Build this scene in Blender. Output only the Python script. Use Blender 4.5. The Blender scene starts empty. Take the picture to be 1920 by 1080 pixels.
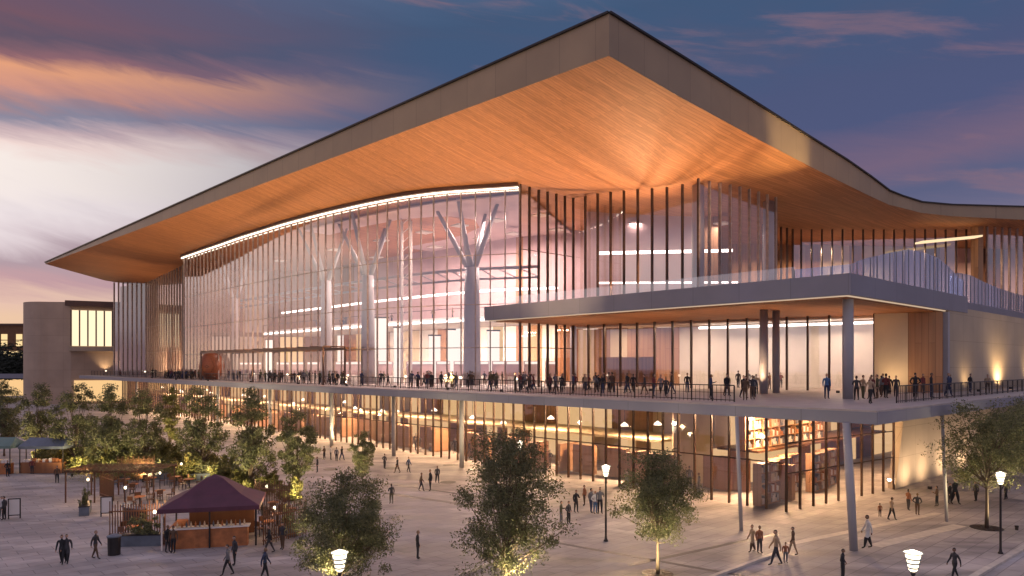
import bpy, bmesh, math, random
import numpy as np
from mathutils import Vector, Matrix
from mathutils.geometry import delaunay_2d_cdt
R = math.radians
random.seed(7)
sc = bpy.context.scene
COL = sc.collection
F, HY, CH = 1345.0, 685.0, 10.0            # focal length in photo pixels, horizon row, eye height
def at(px, Y, z=0.0): return Vector(((px-960)/F*Y, Y, z))
def zat(py, Y): return CH-(py-HY)/F*Y
def gnd(px, py, z=0.0):                    # photo pixel -> point on the level z
    Y = (CH-z)*F/(py-HY); return at(px, Y, z)

# ------------------------------------------------------------------ materials
def new_mat(name):
    m = bpy.data.materials.new(name); m.use_nodes = True
    nt = m.node_tree; nt.nodes.clear()
    out = nt.nodes.new('ShaderNodeOutputMaterial')
    return m, nt, out
def node(nt, t, **kw):
    n = nt.nodes.new(t)
    for k, v in kw.items():
        if k in n.inputs: n.inputs[k].default_value = v
        else: setattr(n, k, v)
    return n
def c4(c): return (c[0], c[1], c[2], 1)
def pbr(name, col, rough=.6, metal=0, var=.25, scale=2.0, stretch=(1,1,1), bump=0, detail=4, spec=.5, fine=0):
    m, nt, out = new_mat(name)
    b = node(nt, 'ShaderNodeBsdfPrincipled'); b.inputs['Metallic'].default_value = metal
    b.inputs['Specular IOR Level'].default_value = spec
    nt.links.new(b.outputs[0], out.inputs[0])
    tc = node(nt, 'ShaderNodeTexCoord'); mp = node(nt, 'ShaderNodeMapping')
    mp.inputs['Scale'].default_value = stretch
    nt.links.new(tc.outputs['Object'], mp.inputs[0])
    nz = node(nt, 'ShaderNodeTexNoise', Scale=scale, Detail=detail)
    nt.links.new(mp.outputs[0], nz.inputs['Vector'])
    rp = node(nt, 'ShaderNodeValToRGB')
    rp.color_ramp.elements[0].position = .3; rp.color_ramp.elements[1].position = .7
    rp.color_ramp.elements[0].color = c4([x*(1-var) for x in col])
    rp.color_ramp.elements[1].color = c4([min(1, x*(1+var)) for x in col])
    nt.links.new(nz.outputs['Fac'], rp.inputs[0]); nt.links.new(rp.outputs[0], b.inputs['Base Color'])
    mr = node(nt, 'ShaderNodeMapRange'); mr.inputs['To Min'].default_value = max(.02, rough-.12); mr.inputs['To Max'].default_value = min(1, rough+.12)
    nt.links.new(nz.outputs['Fac'], mr.inputs['Value']); nt.links.new(mr.outputs[0], b.inputs['Roughness'])
    if bump:
        bp = node(nt, 'ShaderNodeBump', Strength=bump, Distance=.05)
        nt.links.new(nz.outputs['Fac'], bp.inputs['Height']); nt.links.new(bp.outputs[0], b.inputs['Normal'])
    return m
def wood(name, c1, c2, row=.35, width=7, rough=.42, axis=0):
    m, nt, out = new_mat(name)
    b = node(nt, 'ShaderNodeBsdfPrincipled'); nt.links.new(b.outputs[0], out.inputs[0])
    tc = node(nt, 'ShaderNodeTexCoord'); mp = node(nt, 'ShaderNodeMapping')
    if axis == 2: mp.inputs['Rotation'].default_value = (0, R(90), 0)
    nt.links.new(tc.outputs['Object'], mp.inputs[0])
    br = node(nt, 'ShaderNodeTexBrick', Scale=1.0)
    br.inputs['Color1'].default_value = c4(c1); br.inputs['Color2'].default_value = c4(c2)
    br.inputs['Mortar'].default_value = c4([x*.35 for x in c1])
    br.inputs['Mortar Size'].default_value = .012; br.inputs['Brick Width'].default_value = width; br.inputs['Row Height'].default_value = row
    nt.links.new(mp.outputs[0], br.inputs['Vector'])
    mp2 = node(nt, 'ShaderNodeMapping'); mp2.inputs['Scale'].default_value = (.10, 5.5, 5.5) if axis == 0 else (3.2, 3.2, .12)
    nt.links.new(tc.outputs['Object'], mp2.inputs[0])
    nz = node(nt, 'ShaderNodeTexNoise', Scale=1.0, Detail=5); nt.links.new(mp2.outputs[0], nz.inputs['Vector'])
    mr = node(nt, 'ShaderNodeMapRange'); mr.inputs['From Min'].default_value = .25; mr.inputs['From Max'].default_value = .75
    mr.inputs['To Min'].default_value = .78; mr.inputs['To Max'].default_value = 1.16
    nt.links.new(nz.outputs['Fac'], mr.inputs['Value'])
    mx = node(nt, 'ShaderNodeVectorMath', operation='SCALE')
    nt.links.new(br.outputs['Color'], mx.inputs[0]); nt.links.new(mr.outputs[0], mx.inputs['Scale'])
    nt.links.new(mx.outputs[0], b.inputs['Base Color']); b.inputs['Roughness'].default_value = rough
    return m
def emit(name, col, s):
    m, nt, out = new_mat(name)
    e = node(nt, 'ShaderNodeEmission', Strength=s); e.inputs[0].default_value = c4(col)
    nt.links.new(e.outputs[0], out.inputs[0]); return m
def glass(name, tint, refl=.06, power=.8, rough=.03):
    m, nt, out = new_mat(name)
    t = node(nt, 'ShaderNodeBsdfTransparent'); t.inputs[0].default_value = c4(tint)
    g = node(nt, 'ShaderNodeBsdfGlossy', Roughness=rough); g.inputs[0].default_value = (.95, .95, 1, 1)
    lw = node(nt, 'ShaderNodeLayerWeight', Blend=.5)
    pw_ = node(nt, 'ShaderNodeMath', operation='POWER'); nt.links.new(lw.outputs['Facing'], pw_.inputs[0]); pw_.inputs[1].default_value = 3.5
    mr = node(nt, 'ShaderNodeMapRange'); mr.inputs['To Min'].default_value = refl; mr.inputs['To Max'].default_value = power
    nt.links.new(pw_.outputs[0], mr.inputs['Value'])
    tc = node(nt, 'ShaderNodeTexCoord'); nz = node(nt, 'ShaderNodeTexNoise', Scale=.5, Detail=2)
    nt.links.new(tc.outputs['Object'], nz.inputs['Vector'])
    bp = node(nt, 'ShaderNodeBump', Strength=.05, Distance=.05)
    nt.links.new(nz.outputs['Fac'], bp.inputs['Height']); nt.links.new(bp.outputs[0], g.inputs['Normal'])
    mx = node(nt, 'ShaderNodeMixShader')
    nt.links.new(mr.outputs[0], mx.inputs[0]); nt.links.new(t.outputs[0], mx.inputs[1]); nt.links.new(g.outputs[0], mx.inputs[2])
    nt.links.new(mx.outputs[0], out.inputs[0]); return m
def leafmat(name, cols):
    m, nt, out = new_mat(name)
    ge = node(nt, 'ShaderNodeNewGeometry'); rp = node(nt, 'ShaderNodeValToRGB')
    e = rp.color_ramp.elements
    e[0].color = c4(cols[0]); e[1].color = c4(cols[-1])
    for i, c in enumerate(cols[1:-1]):
        k = e.new((i+1)/(len(cols)-1)); k.color = c4(c)
    nt.links.new(ge.outputs['Random Per Island'], rp.inputs[0])
    b = node(nt, 'ShaderNodeBsdfPrincipled', Roughness=.6); tr = node(nt, 'ShaderNodeBsdfTranslucent')
    nt.links.new(rp.outputs[0], b.inputs['Base Color']); nt.links.new(rp.outputs[0], tr.inputs[0])
    mx = node(nt, 'ShaderNodeMixShader', Fac=.3)
    nt.links.new(b.outputs[0], mx.inputs[1]); nt.links.new(tr.outputs[0], mx.inputs[2]); nt.links.new(mx.outputs[0], out.inputs[0])
    return m
def paving(name):
    m, nt, out = new_mat(name)
    b = node(nt, 'ShaderNodeBsdfPrincipled'); nt.links.new(b.outputs[0], out.inputs[0])
    tc = node(nt, 'ShaderNodeTexCoord'); mp = node(nt, 'ShaderNodeMapping'); mp.inputs['Rotation'].default_value = (0, 0, R(-42.5))
    nt.links.new(tc.outputs['Object'], mp.inputs[0])
    br = node(nt, 'ShaderNodeTexBrick', Scale=1.0)
    br.inputs['Color1'].default_value = (.42, .375, .35, 1); br.inputs['Color2'].default_value = (.33, .295, .285, 1); br.inputs['Mortar'].default_value = (.2, .18, .175, 1)
    br.inputs['Mortar Size'].default_value = .018; br.inputs['Brick Width'].default_value = 1.6; br.inputs['Row Height'].default_value = .8
    nt.links.new(mp.outputs[0], br.inputs['Vector'])
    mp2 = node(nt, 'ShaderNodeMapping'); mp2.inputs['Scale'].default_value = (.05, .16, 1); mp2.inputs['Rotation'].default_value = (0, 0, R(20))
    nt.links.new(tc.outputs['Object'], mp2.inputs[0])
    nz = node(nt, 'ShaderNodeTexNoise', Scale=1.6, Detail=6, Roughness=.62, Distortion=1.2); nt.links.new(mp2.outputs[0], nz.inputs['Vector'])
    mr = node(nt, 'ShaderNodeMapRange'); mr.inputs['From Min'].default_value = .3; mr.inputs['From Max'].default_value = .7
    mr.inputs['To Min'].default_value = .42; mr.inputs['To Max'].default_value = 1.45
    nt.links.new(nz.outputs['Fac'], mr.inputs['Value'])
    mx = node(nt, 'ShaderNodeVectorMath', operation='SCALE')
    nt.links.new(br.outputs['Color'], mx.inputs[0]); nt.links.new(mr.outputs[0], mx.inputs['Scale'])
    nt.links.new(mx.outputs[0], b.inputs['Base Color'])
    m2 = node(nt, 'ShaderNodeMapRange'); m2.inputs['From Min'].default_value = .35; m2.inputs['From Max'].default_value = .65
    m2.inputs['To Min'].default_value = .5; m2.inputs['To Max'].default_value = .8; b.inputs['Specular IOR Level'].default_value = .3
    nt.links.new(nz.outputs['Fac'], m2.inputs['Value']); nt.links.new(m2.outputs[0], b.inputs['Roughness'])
    bp = node(nt, 'ShaderNodeBump', Strength=.25, Distance=.02)
    nt.links.new(br.outputs['Fac'], bp.inputs['Height']); bp.invert = True; nt.links.new(bp.outputs[0], b.inputs['Normal'])
    return m
def panelled(name, col, w, h, rough=.55, var=.10, joint=.012):
    m = pbr(name, col, rough, 0, var, .25); nt = m.node_tree
    b = [n for n in nt.nodes if n.type == 'BSDF_PRINCIPLED'][0]; src = b.inputs['Base Color'].links[0].from_socket
    tc = node(nt, 'ShaderNodeTexCoord'); sp = node(nt, 'ShaderNodeSeparateXYZ'); nt.links.new(tc.outputs['Object'], sp.inputs[0])
    ad = node(nt, 'ShaderNodeMath', operation='ADD'); nt.links.new(sp.outputs[0], ad.inputs[0]); nt.links.new(sp.outputs[1], ad.inputs[1])
    cb = node(nt, 'ShaderNodeCombineXYZ'); nt.links.new(ad.outputs[0], cb.inputs[0]); nt.links.new(sp.outputs[2], cb.inputs[1])
    br = node(nt, 'ShaderNodeTexBrick', Scale=1.0); br.offset = 0
    br.inputs['Color1'].default_value = (1,1,1,1); br.inputs['Color2'].default_value = (.93,.93,.93,1); br.inputs['Mortar'].default_value = (.7,.7,.7,1)
    br.inputs['Mortar Size'].default_value = joint; br.inputs['Brick Width'].default_value = w; br.inputs['Row Height'].default_value = h
    nt.links.new(cb.outputs[0], br.inputs['Vector'])
    mx = node(nt, 'ShaderNodeMix', data_type='RGBA', blend_type='MULTIPLY'); mx.inputs['Factor'].default_value = 1
    nt.links.new(src, mx.inputs['A']); nt.links.new(br.outputs['Color'], mx.inputs['B']); nt.links.new(mx.outputs['Result'], b.inputs['Base Color'])
    return m
M = dict(
 fascia=panelled('roof_metal', (.37,.262,.16), 3.2, 40, .5, .10, .03),
 roof=pbr('roof_top', (.10,.10,.11), .7),
 soffit=wood('soffit_timber', (.47,.195,.078), (.36,.145,.055), .30, 8, .62),
 slab=panelled('slab_edge', (.245,.24,.285), 4.2, 60, .55, .10, .025),
 deck=pbr('terrace_stone', (.42,.36,.33), .55, 0, .15, .8),
 conc=panelled('concrete', (.47,.375,.275), 3.0, 2.45, .8, .10, .02),
 concd=panelled('tower_concrete', (.46,.34,.25), 6.0, 4.4, .8, .10, .03),
 col=pbr('column_grey', (.36,.34,.35), .5, 0, .08, .5),
 mull=pbr('bronze_mullion', (.085,.045,.028), .4, .3, .2),
 mullg=pbr('taupe_mullion', (.36,.28,.245), .4, .3, .2),
 dark=pbr('dark_metal', (.035,.03,.03), .45, .4, .2),
 brown=pbr('brown_trim', (.10,.05,.033), .5, 0, .2),
 glass=glass('clear_glass', (.95,.92,.95), .24, .55),
 glasb=glass('bluish_screen_glass', (.62,.72,.95), .34, .9, .1),
 mauve=pbr('mauve_plaster', (.54,.39,.385), .8, 0, .10, .2),
 white=pbr('white_plaster', (.78,.72,.66), .8, 0, .06, .4),
 cream=pbr('cream_panel', (.70,.56,.38), .8, 0, .08, .4),
 woodw=wood('timber_panel', (.36,.15,.06), (.28,.11,.04), .4, 6, .5, 2),
 woodd=wood('dark_timber_panel', (.15,.065,.03), (.11,.045,.02), .4, 6, .5, 2),
 tan=wood('tan_timber_panel', (.46,.25,.13), (.38,.19,.09), .5, 6, .55, 2),
 stone=pbr('light_stone', (.55,.49,.43), .6, 0, .15, 2),
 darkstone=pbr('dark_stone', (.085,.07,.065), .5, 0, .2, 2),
 bark=pbr('bark', (.10,.07,.05), .9, 0, .3, 6, (1,1,.3), .3),
 leaf=leafmat('olive_leaves', [(.07,.078,.035),(.145,.15,.068),(.23,.225,.10)]),
 leaf2=leafmat('grey_green_leaves', [(.065,.072,.035),(.13,.135,.064),(.21,.205,.095)]),
 leafy=leafmat('yellow_green_leaves', [(.09,.095,.025),(.16,.155,.045),(.24,.21,.06)]),
 hedge=leafmat('dark_hedge_leaves', [(.012,.018,.012),(.025,.033,.02),(.04,.045,.026)]),
 purple=pbr('purple_canvas', (.105,.036,.056), .8, 0, .2, 1.2, (1,1,1), .1),
 orange=pbr('orange_wood', (.42,.15,.05), .6, 0, .3, 3),
 bluegrey=pbr('blue_grey_paint', (.13,.15,.18), .6, 0, .2, 2),
 teal=pbr('pale_teal_canvas', (.15,.22,.19), .8, 0, .15, 1),
 brick=pbr('brown_brick', (.16,.08,.04), .85, 0, .2, 1.5),
 led=emit('led_strip', (1,.86,.66), 5.0),
 ledc=emit('led_white', (1,.90,.80), 4.0),
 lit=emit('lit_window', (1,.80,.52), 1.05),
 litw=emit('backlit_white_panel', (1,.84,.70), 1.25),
 litc=emit('glowing_cream_panel', (1,.62,.28), .80),  # cream panels with an added glow that brightens the interiors
 lamp=emit('lamp_glow', (1,.82,.58), 3.2),
 dim=emit('dim_lit_window', (1,.72,.36), .9),
 skin=pbr('skin', (.45,.27,.19), .6, 0, .1), skin2=pbr('brown_skin', (.20,.11,.07), .6, 0, .1),
 hair=pbr('dark_hair', (.025,.017,.013), .6), hair2=pbr('fair_hair', (.22,.14,.07), .6), shoe=pbr('shoe', (.03,.025,.025), .5),
)
for _n in M['glasb'].node_tree.nodes:
    if _n.type=='BSDF_GLOSSY': _n.inputs[0].default_value=(.62,.74,1,1)
CL = {k: pbr(k+'_cloth', c, .85, 0, .15, 8) for k, c in dict(
 black=(.02,.02,.023), charcoal=(.045,.043,.048), navy=(.03,.045,.10), blue=(.06,.13,.26), grey=(.16,.155,.16), white=(.60,.58,.55),
 tan=(.36,.26,.17), brown=(.11,.065,.04), maroon=(.15,.035,.035), olive=(.09,.085,.045), rust=(.30,.12,.06)).items()}

# ------------------------------------------------------------------ mesh builder
class MB:
    def __init__(s): s.v=[]; s.f=[]; s.m=[]
    def add(s, vs, fs, mi=0):
        o=len(s.v); s.v+= [tuple(v) for v in vs]; s.f+=[tuple(i+o for i in f) for f in fs]; s.m+=[mi]*len(fs)
    def box(s, c, size, rz=0, mi=0):
        x,y,z=[d/2 for d in size]; ca,sa=math.cos(rz),math.sin(rz); vs=[]
        for dz in (-z,z):
            for dx,dy in ((-x,-y),(x,-y),(x,y),(-x,y)):
                vs.append((c[0]+dx*ca-dy*sa, c[1]+dx*sa+dy*ca, c[2]+dz))
        s.add(vs, [(3,2,1,0),(4,5,6,7),(0,1,5,4),(1,2,6,5),(2,3,7,6),(3,0,4,7)], mi)
    def bar(s, a, b, w, h, mi=0):              # horizontal-ish bar from a to b, w wide, h high, centred
        a=Vector(a); b=Vector(b); d=(b-a); n=Vector((-d.y,d.x,0)).normalized()*(w/2); z=Vector((0,0,h/2))
        vs=[a-n-z,a+n-z,a+n+z,a-n+z,b-n-z,b+n-z,b+n+z,b-n+z]
        s.add(vs,[(0,1,2,3),(7,6,5,4),(0,4,5,1),(1,5,6,2),(2,6,7,3),(3,7,4,0)],mi)
    def prism(s, poly, z0, z1, mi=0):
        n=len(poly); vs=[(p[0],p[1],z0) for p in poly]+[(p[0],p[1],z1) for p in poly]
        fs=[tuple(range(n-1,-1,-1)), tuple(range(n,2*n))]+[(i,(i+1)%n,(i+1)%n+n,i+n) for i in range(n)]
        s.add(vs,fs,mi)
    def tube(s, pts, rs, n=8, mi=0, cap=True):
        pts=[Vector(p) for p in pts]; rings=[]
        for i,p in enumerate(pts):
            d=(pts[min(i+1,len(pts)-1)]-pts[max(i-1,0)]).normalized()
            u=d.orthogonal().normalized() if abs(d.z)>.95 else d.cross(Vector((0,0,1))).normalized()
            w=d.cross(u); r=rs[i] if hasattr(rs,'__len__') else rs
            rings.append([p+(u*math.cos(2*math.pi*k/n)+w*math.sin(2*math.pi*k/n))*r for k in range(n)])
        vs=[v for r_ in rings for v in r_]; fs=[]
        for i in range(len(pts)-1):
            for k in range(n):
                fs.append((i*n+k,i*n+(k+1)%n,(i+1)*n+(k+1)%n,(i+1)*n+k))
        if cap: fs+=[tuple(range(n-1,-1,-1)),tuple(range((len(pts)-1)*n,len(pts)*n))]
        s.add(vs,fs,mi)
    def lathe(s, prof, c=(0,0,0), n=16, mi=0):
        vs=[]; fs=[]
        for r,z in prof:
            for k in range(n): vs.append((c[0]+r*math.cos(2*math.pi*k/n), c[1]+r*math.sin(2*math.pi*k/n), c[2]+z))
        for i in range(len(prof)-1):
            for k in range(n): fs.append((i*n+k,i*n+(k+1)%n,(i+1)*n+(k+1)%n,(i+1)*n+k))
        fs+=[tuple(range(n-1,-1,-1)),tuple(range((len(prof)-1)*n,len(prof)*n))]
        s.add(vs,fs,mi)
    def build(s, name, mats, parent=None, smooth=False):
        me=bpy.data.meshes.new(name); me.from_pydata(s.v,[],s.f)
        if not isinstance(mats,(list,tuple)): mats=[mats]
        for m in mats: me.materials.append(m)
        me.polygons.foreach_set('material_index', s.m)
        if smooth: me.polygons.foreach_set('use_smooth',[True]*len(s.f))
        me.update()
        return link(me, name, parent)
WM = {}
def wm(o):
    return WM.get(o.name, Matrix.Identity(4)) if o else Matrix.Identity(4)
def link(me, name, parent=None):
    o=bpy.data.objects.new(name, me); COL.objects.link(o)
    if parent:
        me.transform(wm(parent).inverted()); o.parent=parent; WM[o.name]=wm(parent).copy()
    return o
def empty(name, loc=(0,0,0), rz=0):
    o=bpy.data.objects.new(name, None); COL.objects.link(o); o.location=loc; o.rotation_euler=(0,0,rz)
    o.empty_display_size=.3
    WM[o.name]=Matrix.Translation(loc)@Matrix.Rotation(rz,4,'Z'); return o
def tag(o, label, cat, group=None, kind=None):
    if label: o['label']=label
    if cat: o['category']=cat
    if group: o['group']=group
    if kind: o['kind']=kind
    return o
def struct(o): o['kind']='structure'; return o
def dup(root, loc, rz=0, s=1.0):
    r=root.copy(); COL.objects.link(r); r.location=loc; r.rotation_euler=(0,0,rz); r.scale=(s,s,s)
    for ch in list(root.children):
        c=ch.copy(); COL.objects.link(c); c.parent=r
        for g in list(ch.children):
            d=g.copy(); COL.objects.link(d); d.parent=c
    return r
def lamp_obj(name, typ, loc, energy, col, parent=None, **kw):
    l=bpy.data.lights.new(name, typ); l.energy=energy; l.color=col
    tgt=kw.pop('target',None)
    for k,v in kw.items(): setattr(l,k,v)
    o=bpy.data.objects.new(name,l); COL.objects.link(o); o.location=loc
    if tgt is not None:
        o.rotation_euler=(Vector(tgt)-Vector(loc)).to_track_quat('-Z','Y').to_euler()
    if parent: o.parent=parent; o.matrix_parent_inverse=wm(parent).inverted()
    return o

# ------------------------------------------------------------------ layout (world coordinates)
dL=Vector((-.675,.738,0)); dR=Vector((.738,.675,0))
C=Vector((19.56,38.4,0)); ZT=7.57; ST=.75            # terrace corner, terrace level, slab thickness
def W(u,v,z=0.0): p=C+dL*u+dR*v; return Vector((p.x,p.y,z))
bld=empty('convention_center', (C.x,C.y,0), math.atan2(dR.y,dR.x))
tag(bld,'huge glass convention hall with sweeping timber-lined roof and long people-filled terrace','building')

# roof ------------------------------------------------------------
T=Vector((7.3,54.0)); Lp=Vector((-97.6,150.0))
edge=[]   # (x,y,zb,zt)
def seg(a,b,n): return [tuple(a[i]+(b[i]-a[i])*k/n for i in range(4)) for k in range(n)]
rt=[(0,33.3,36.5),(9.6,32.5,35.9),(21,31.8,35.1),(32.4,31.2,34.25),(42,30.8,33.6),(49,30.55,32.9),(55,30.4,32.15)]
pr=[(T.x+dR.x*t, T.y+dR.y*t, b, z) for t,b,z in rt]
bend=[(50.2,92.3,30.25,31.75),(54,94.6,30.1,31.5),(59,96.2,30.0,31.5),(70,98.3,29.95,31.7),(95,103,29.9,31.9),(130,110,29.9,32.0)]
right=pr+bend
for a,b in zip(right[:-1],right[1:]): edge+=seg(a,b,4)
corner=[right[-1],(150,180,30,32),(60,215,30,32),(-50,215,30,32),(-93,184,29.9,31.0),(-99.8,176,30.8,31.3),(Lp.x,Lp.y,31.2,31.5)]
for a,b in zip(corner[:-1],corner[1:]): edge+=seg(a,b,10)
edge+=seg((Lp.x,Lp.y,31.2,31.5),(T.x,T.y,33.3,36.5),40)
gl=[(0.9,80.0),(-9.95,83.6),(-21.1,91.5),(-36.2,105.8),(-60.6,132.5)]
def spline(P,n):
    P=[Vector(p) for p in P]; out=[]
    for i in range(len(P)-1):
        p0=P[max(i-1,0)] if i>0 else P[0]*2-P[1]
        p3=P[i+2] if i+2<len(P) else P[-1]*2-P[-2]
        p1,p2=P[i],P[i+1]
        for k in range(n):
            t=k/n
            out.append(.5*((2*p1)+(p2-p0)*t+(2*p0-5*p1+4*p2-p3)*t*t+(3*p1-p0-3*p2+p3)*t**3))
    out.append(P[-1]); return out
GL=spline(gl,12)
ctrl=[(e[0],e[1],e[2]) for e in edge[::2]]
ctrl+=[(p.x,p.y,30.2) for p in GL[::6]]
ctrl+=[(19,73.1,29.0),(30.9,84,29.7),(7.34,85.9,30.1),(13,79.5,29.5),(-64,141,30.0),(-88,172,29.9),(41.4,105,29.9),(66.5,105,29.9),(0,120,30),(-30,150,30),(40,150,30)]
cx=np.array([[c[0],c[1]] for c in ctrl])/100; cz=np.array([c[2] for c in ctrl])
def kern(d): d=np.maximum(d,1e-9); return d*d*np.log(d)
n=len(cx); A=np.zeros((n+3,n+3)); D=np.linalg.norm(cx[:,None]-cx[None],axis=2)
A[:n,:n]=kern(D)+np.eye(n)*1e-4; A[:n,n]=1; A[:n,n+1:]=cx; A[n,:n]=1; A[n+1:,:n]=cx.T
wgt=np.linalg.solve(A,np.concatenate([cz,[0,0,0]]))
def zs(x,y):
    p=np.array([x,y])/100; return float(kern(np.linalg.norm(cx-p,axis=1))@wgt[:n]+wgt[n]+wgt[n+1]*p[0]+wgt[n+2]*p[1])
def inside(x,y,poly):
    c=False; j=len(poly)-1
    for i in range(len(poly)):
        if (poly[i][1]>y)!=(poly[j][1]>y) and x<(poly[j][0]-poly[i][0])*(y-poly[i][1])/(poly[j][1]-poly[i][1])+poly[i][0]: c=not c
        j=i
    return c
def zt_at(x,y):                                   # roof top: distance weighted from the edge
    s=0; w=0
    for e in edge[::3]:
        d=1/((e[0]-x)**2+(e[1]-y)**2+4); s+=d*e[3]; w+=d
    return s/w+1.2*min(1,math.hypot(0,0))
def roof_mesh(f):
    pts=[Vector((e[0],e[1])) for e in edge]; ne=len(pts)
    for i in range(-105,155,5):
        for j in range(50,220,5):
            if inside(i,j,edge) and min((i-e[0])**2+(j-e[1])**2 for e in edge)>7: pts.append(Vector((i,j)))
    v,_,fs,*_=delaunay_2d_cdt(pts,[],[list(range(ne))],1,1e-5)
    return [(p.x,p.y,f(k,p.x,p.y)) for k,p in enumerate(v)],fs
ne=len(edge)
vs,fs=roof_mesh(lambda k,x,y: edge[k][3] if k<ne else zt_at(x,y))
mb=MB(); mb.add(vs,fs,0)
fv=[]; ff=[]
for i,e in enumerate(edge): fv+=[(e[0],e[1],e[2]),(e[0],e[1],e[3])]
for i in range(ne):
    j=(i+1)%ne; ff.append((2*i,2*j,2*j+1,2*i+1))
mb.add(fv,ff,1)
roof=mb.build('roof',[M['roof'],M['fascia']],bld)
vs,fs=roof_mesh(lambda k,x,y: edge[k][2] if k<ne else zs(x,y))
mb=MB(); mb.add(vs,[tuple(reversed(f)) for f in fs]); so=mb.build('soffit',M['soffit'],roof,True)
# dark drip edge along the top of the fascia
mb=MB()
for i in range(0,46):
    a,b=edge[i],edge[i+1]; mb.bar((a[0],a[1],a[3]+.06),(b[0],b[1],b[3]+.06),.4,.16)
for i in range(ne-40,ne):
    a,b=edge[i],edge[(i+1)%ne]; mb.bar((a[0],a[1],a[3]+.06),(b[0],b[1],b[3]+.06),.4,.16)
mb.build('roof_edge_trim',M['dark'],roof)

# slabs ------------------------------------------------------------
mb=MB()
foot=[W(0,0),W(0,75),W(60,110),W(186,60),W(186,0)]
mb.prism([(p.x,p.y) for p in foot],ZT-ST,ZT-.10)
mb.build('terrace_slab',M['slab'],bld)
mb=MB(); f2=[W(.05,.05),W(.05,74.9),W(60,109.9),W(185.9,59.9),W(185.9,.05)]
mb.prism([(p.x,p.y) for p in f2],ZT-.097,ZT); mb.build('terrace_paving',M['deck'],bld)
CC=Vector((23.6,50.0,0))
def K(u,v,z=0): p=CC+dL*u+dR*v; return Vector((p.x,p.y,z))
ZC=14.94; ZC2=16.45
mb=MB(); mb.prism([(p.x,p.y) for p in (K(0,0),K(0,26.4),K(22,26.4),K(39.5,16),K(39.5,0))],ZC,ZC2); can=mb.build('canopy',M['slab'],bld)
mb=MB(); mb.prism([(p.x,p.y) for p in (K(.7,.7),K(.7,25.8),K(22,25.8),K(38.3,15.6),K(38.3,.7))],ZC-.16,ZC-.003); mb.build('canopy_soffit',M['soffit'],can)
mb=MB()
for a,b in ((K(.35,.35),K(39,.35)),(K(.35,.35),K(.35,26))):
    mb.bar((a.x,a.y,ZC-.05),(b.x,b.y,ZC-.05),.16,.08)
mb.build('light_strip',emit('canopy_led',(1,.72,.5),.5),can)
mb=MB(); mb.prism([(p.x,p.y) for p in (K(1.5,26.5),K(1.5,80),K(30,80),K(30,26.5))],ZC+.4,ZC2-.05); mb.build('upper_deck',M['slab'],bld)

# curtain walls ------------------------------------------------------
def resample(P,step):
    P=[Vector((p[0],p[1])) for p in P]; out=[P[0]]; acc=0
    L=sum((b-a).length for a,b in zip(P[:-1],P[1:])); nn=max(1,round(L/step)); tgt=[L*k/nn for k in range(1,nn+1)]
    d=0; it=iter(tgt); t=next(it)
    for a,b in zip(P[:-1],P[1:]):
        l=(b-a).length
        while t is not None and t<=d+l+1e-6:
            out.append(a+(b-a)*((t-d)/max(l,1e-6))); t=next(it,None)
        d+=l
    return out
def curtain(P,z0,zt,step,mat,size=(.12,.28),transoms=(),parent=None,g='glass',jit=0,name='curtain_wall'):
    parent=parent or bld
    Q=resample(P,step); top=(lambda p: zs(p.x,p.y)) if zt is None else (lambda p: zt)
    mb=MB()
    for a,b in zip(Q[:-1],Q[1:]):
        mb.add([(a.x,a.y,z0),(b.x,b.y,z0),(b.x,b.y,top(b)),(a.x,a.y,top(a))],[(0,1,2,3)])
    g_=mb.build(name,M[g],parent)
    mb=MB()
    for i,p in enumerate(Q):
        d=(Q[min(i+1,len(Q)-1)]-Q[max(i-1,0)]); rz=math.atan2(d.y,d.x)
        w=size[0]*(1.7 if i%4==0 and jit else 1)
        h=top(p); mb.box((p.x,p.y,(z0+h)/2),(w,size[1],h-z0),rz)
    mb.build('mullions',mat,g_)
    if transoms:
        for z in transoms:
            mb=MB(); mb.tube([(p.x,p.y,z) for p in Q],.045,4); mb.build('transom',mat,g_)
    return g_
main=curtain([(p.x,p.y) for p in GL],ZT,None,1.75,M['mullg'],(.08,.24),(12.0,16.9,22.5),jit=0)
ret=Vector((7.34,85.9)); up=Vector((19,73.1)); upr=Vector((30.9,84.0))
curtain([(0.9,80.0),tuple(ret)],ZT,None,1.45,M['mull'],(.14,.30),(12.0,16.9,23))
uw=curtain([tuple(ret),tuple(up)],ZC2,None,1.95,M['mull'],(.16,.30))
curtain([tuple(up),tuple(upr)],ZC2,None,2.1,M['mullg'],(.16,.30))
# LED line under the soffit along the tall wall
GO=[p+Vector((-.25,-.55)).normalized()*.55 for p in GL]
mb=MB()
for a,b in zip(GO[:-1],GO[1:]): mb.bar((a.x,a.y,zs(a.x,a.y)-.55),(b.x,b.y,zs(b.x,b.y)-.55),.12,.14)
mb.build('led_line',M['led'],main)
mb=MB()
for a,b in zip(GO[:-1],GO[1:]): mb.bar((a.x,a.y,zs(a.x,a.y)-.2),(b.x,b.y,zs(b.x,b.y)-.2),.5,.4)
mb.build('head_channel',M['brown'],main)
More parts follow.
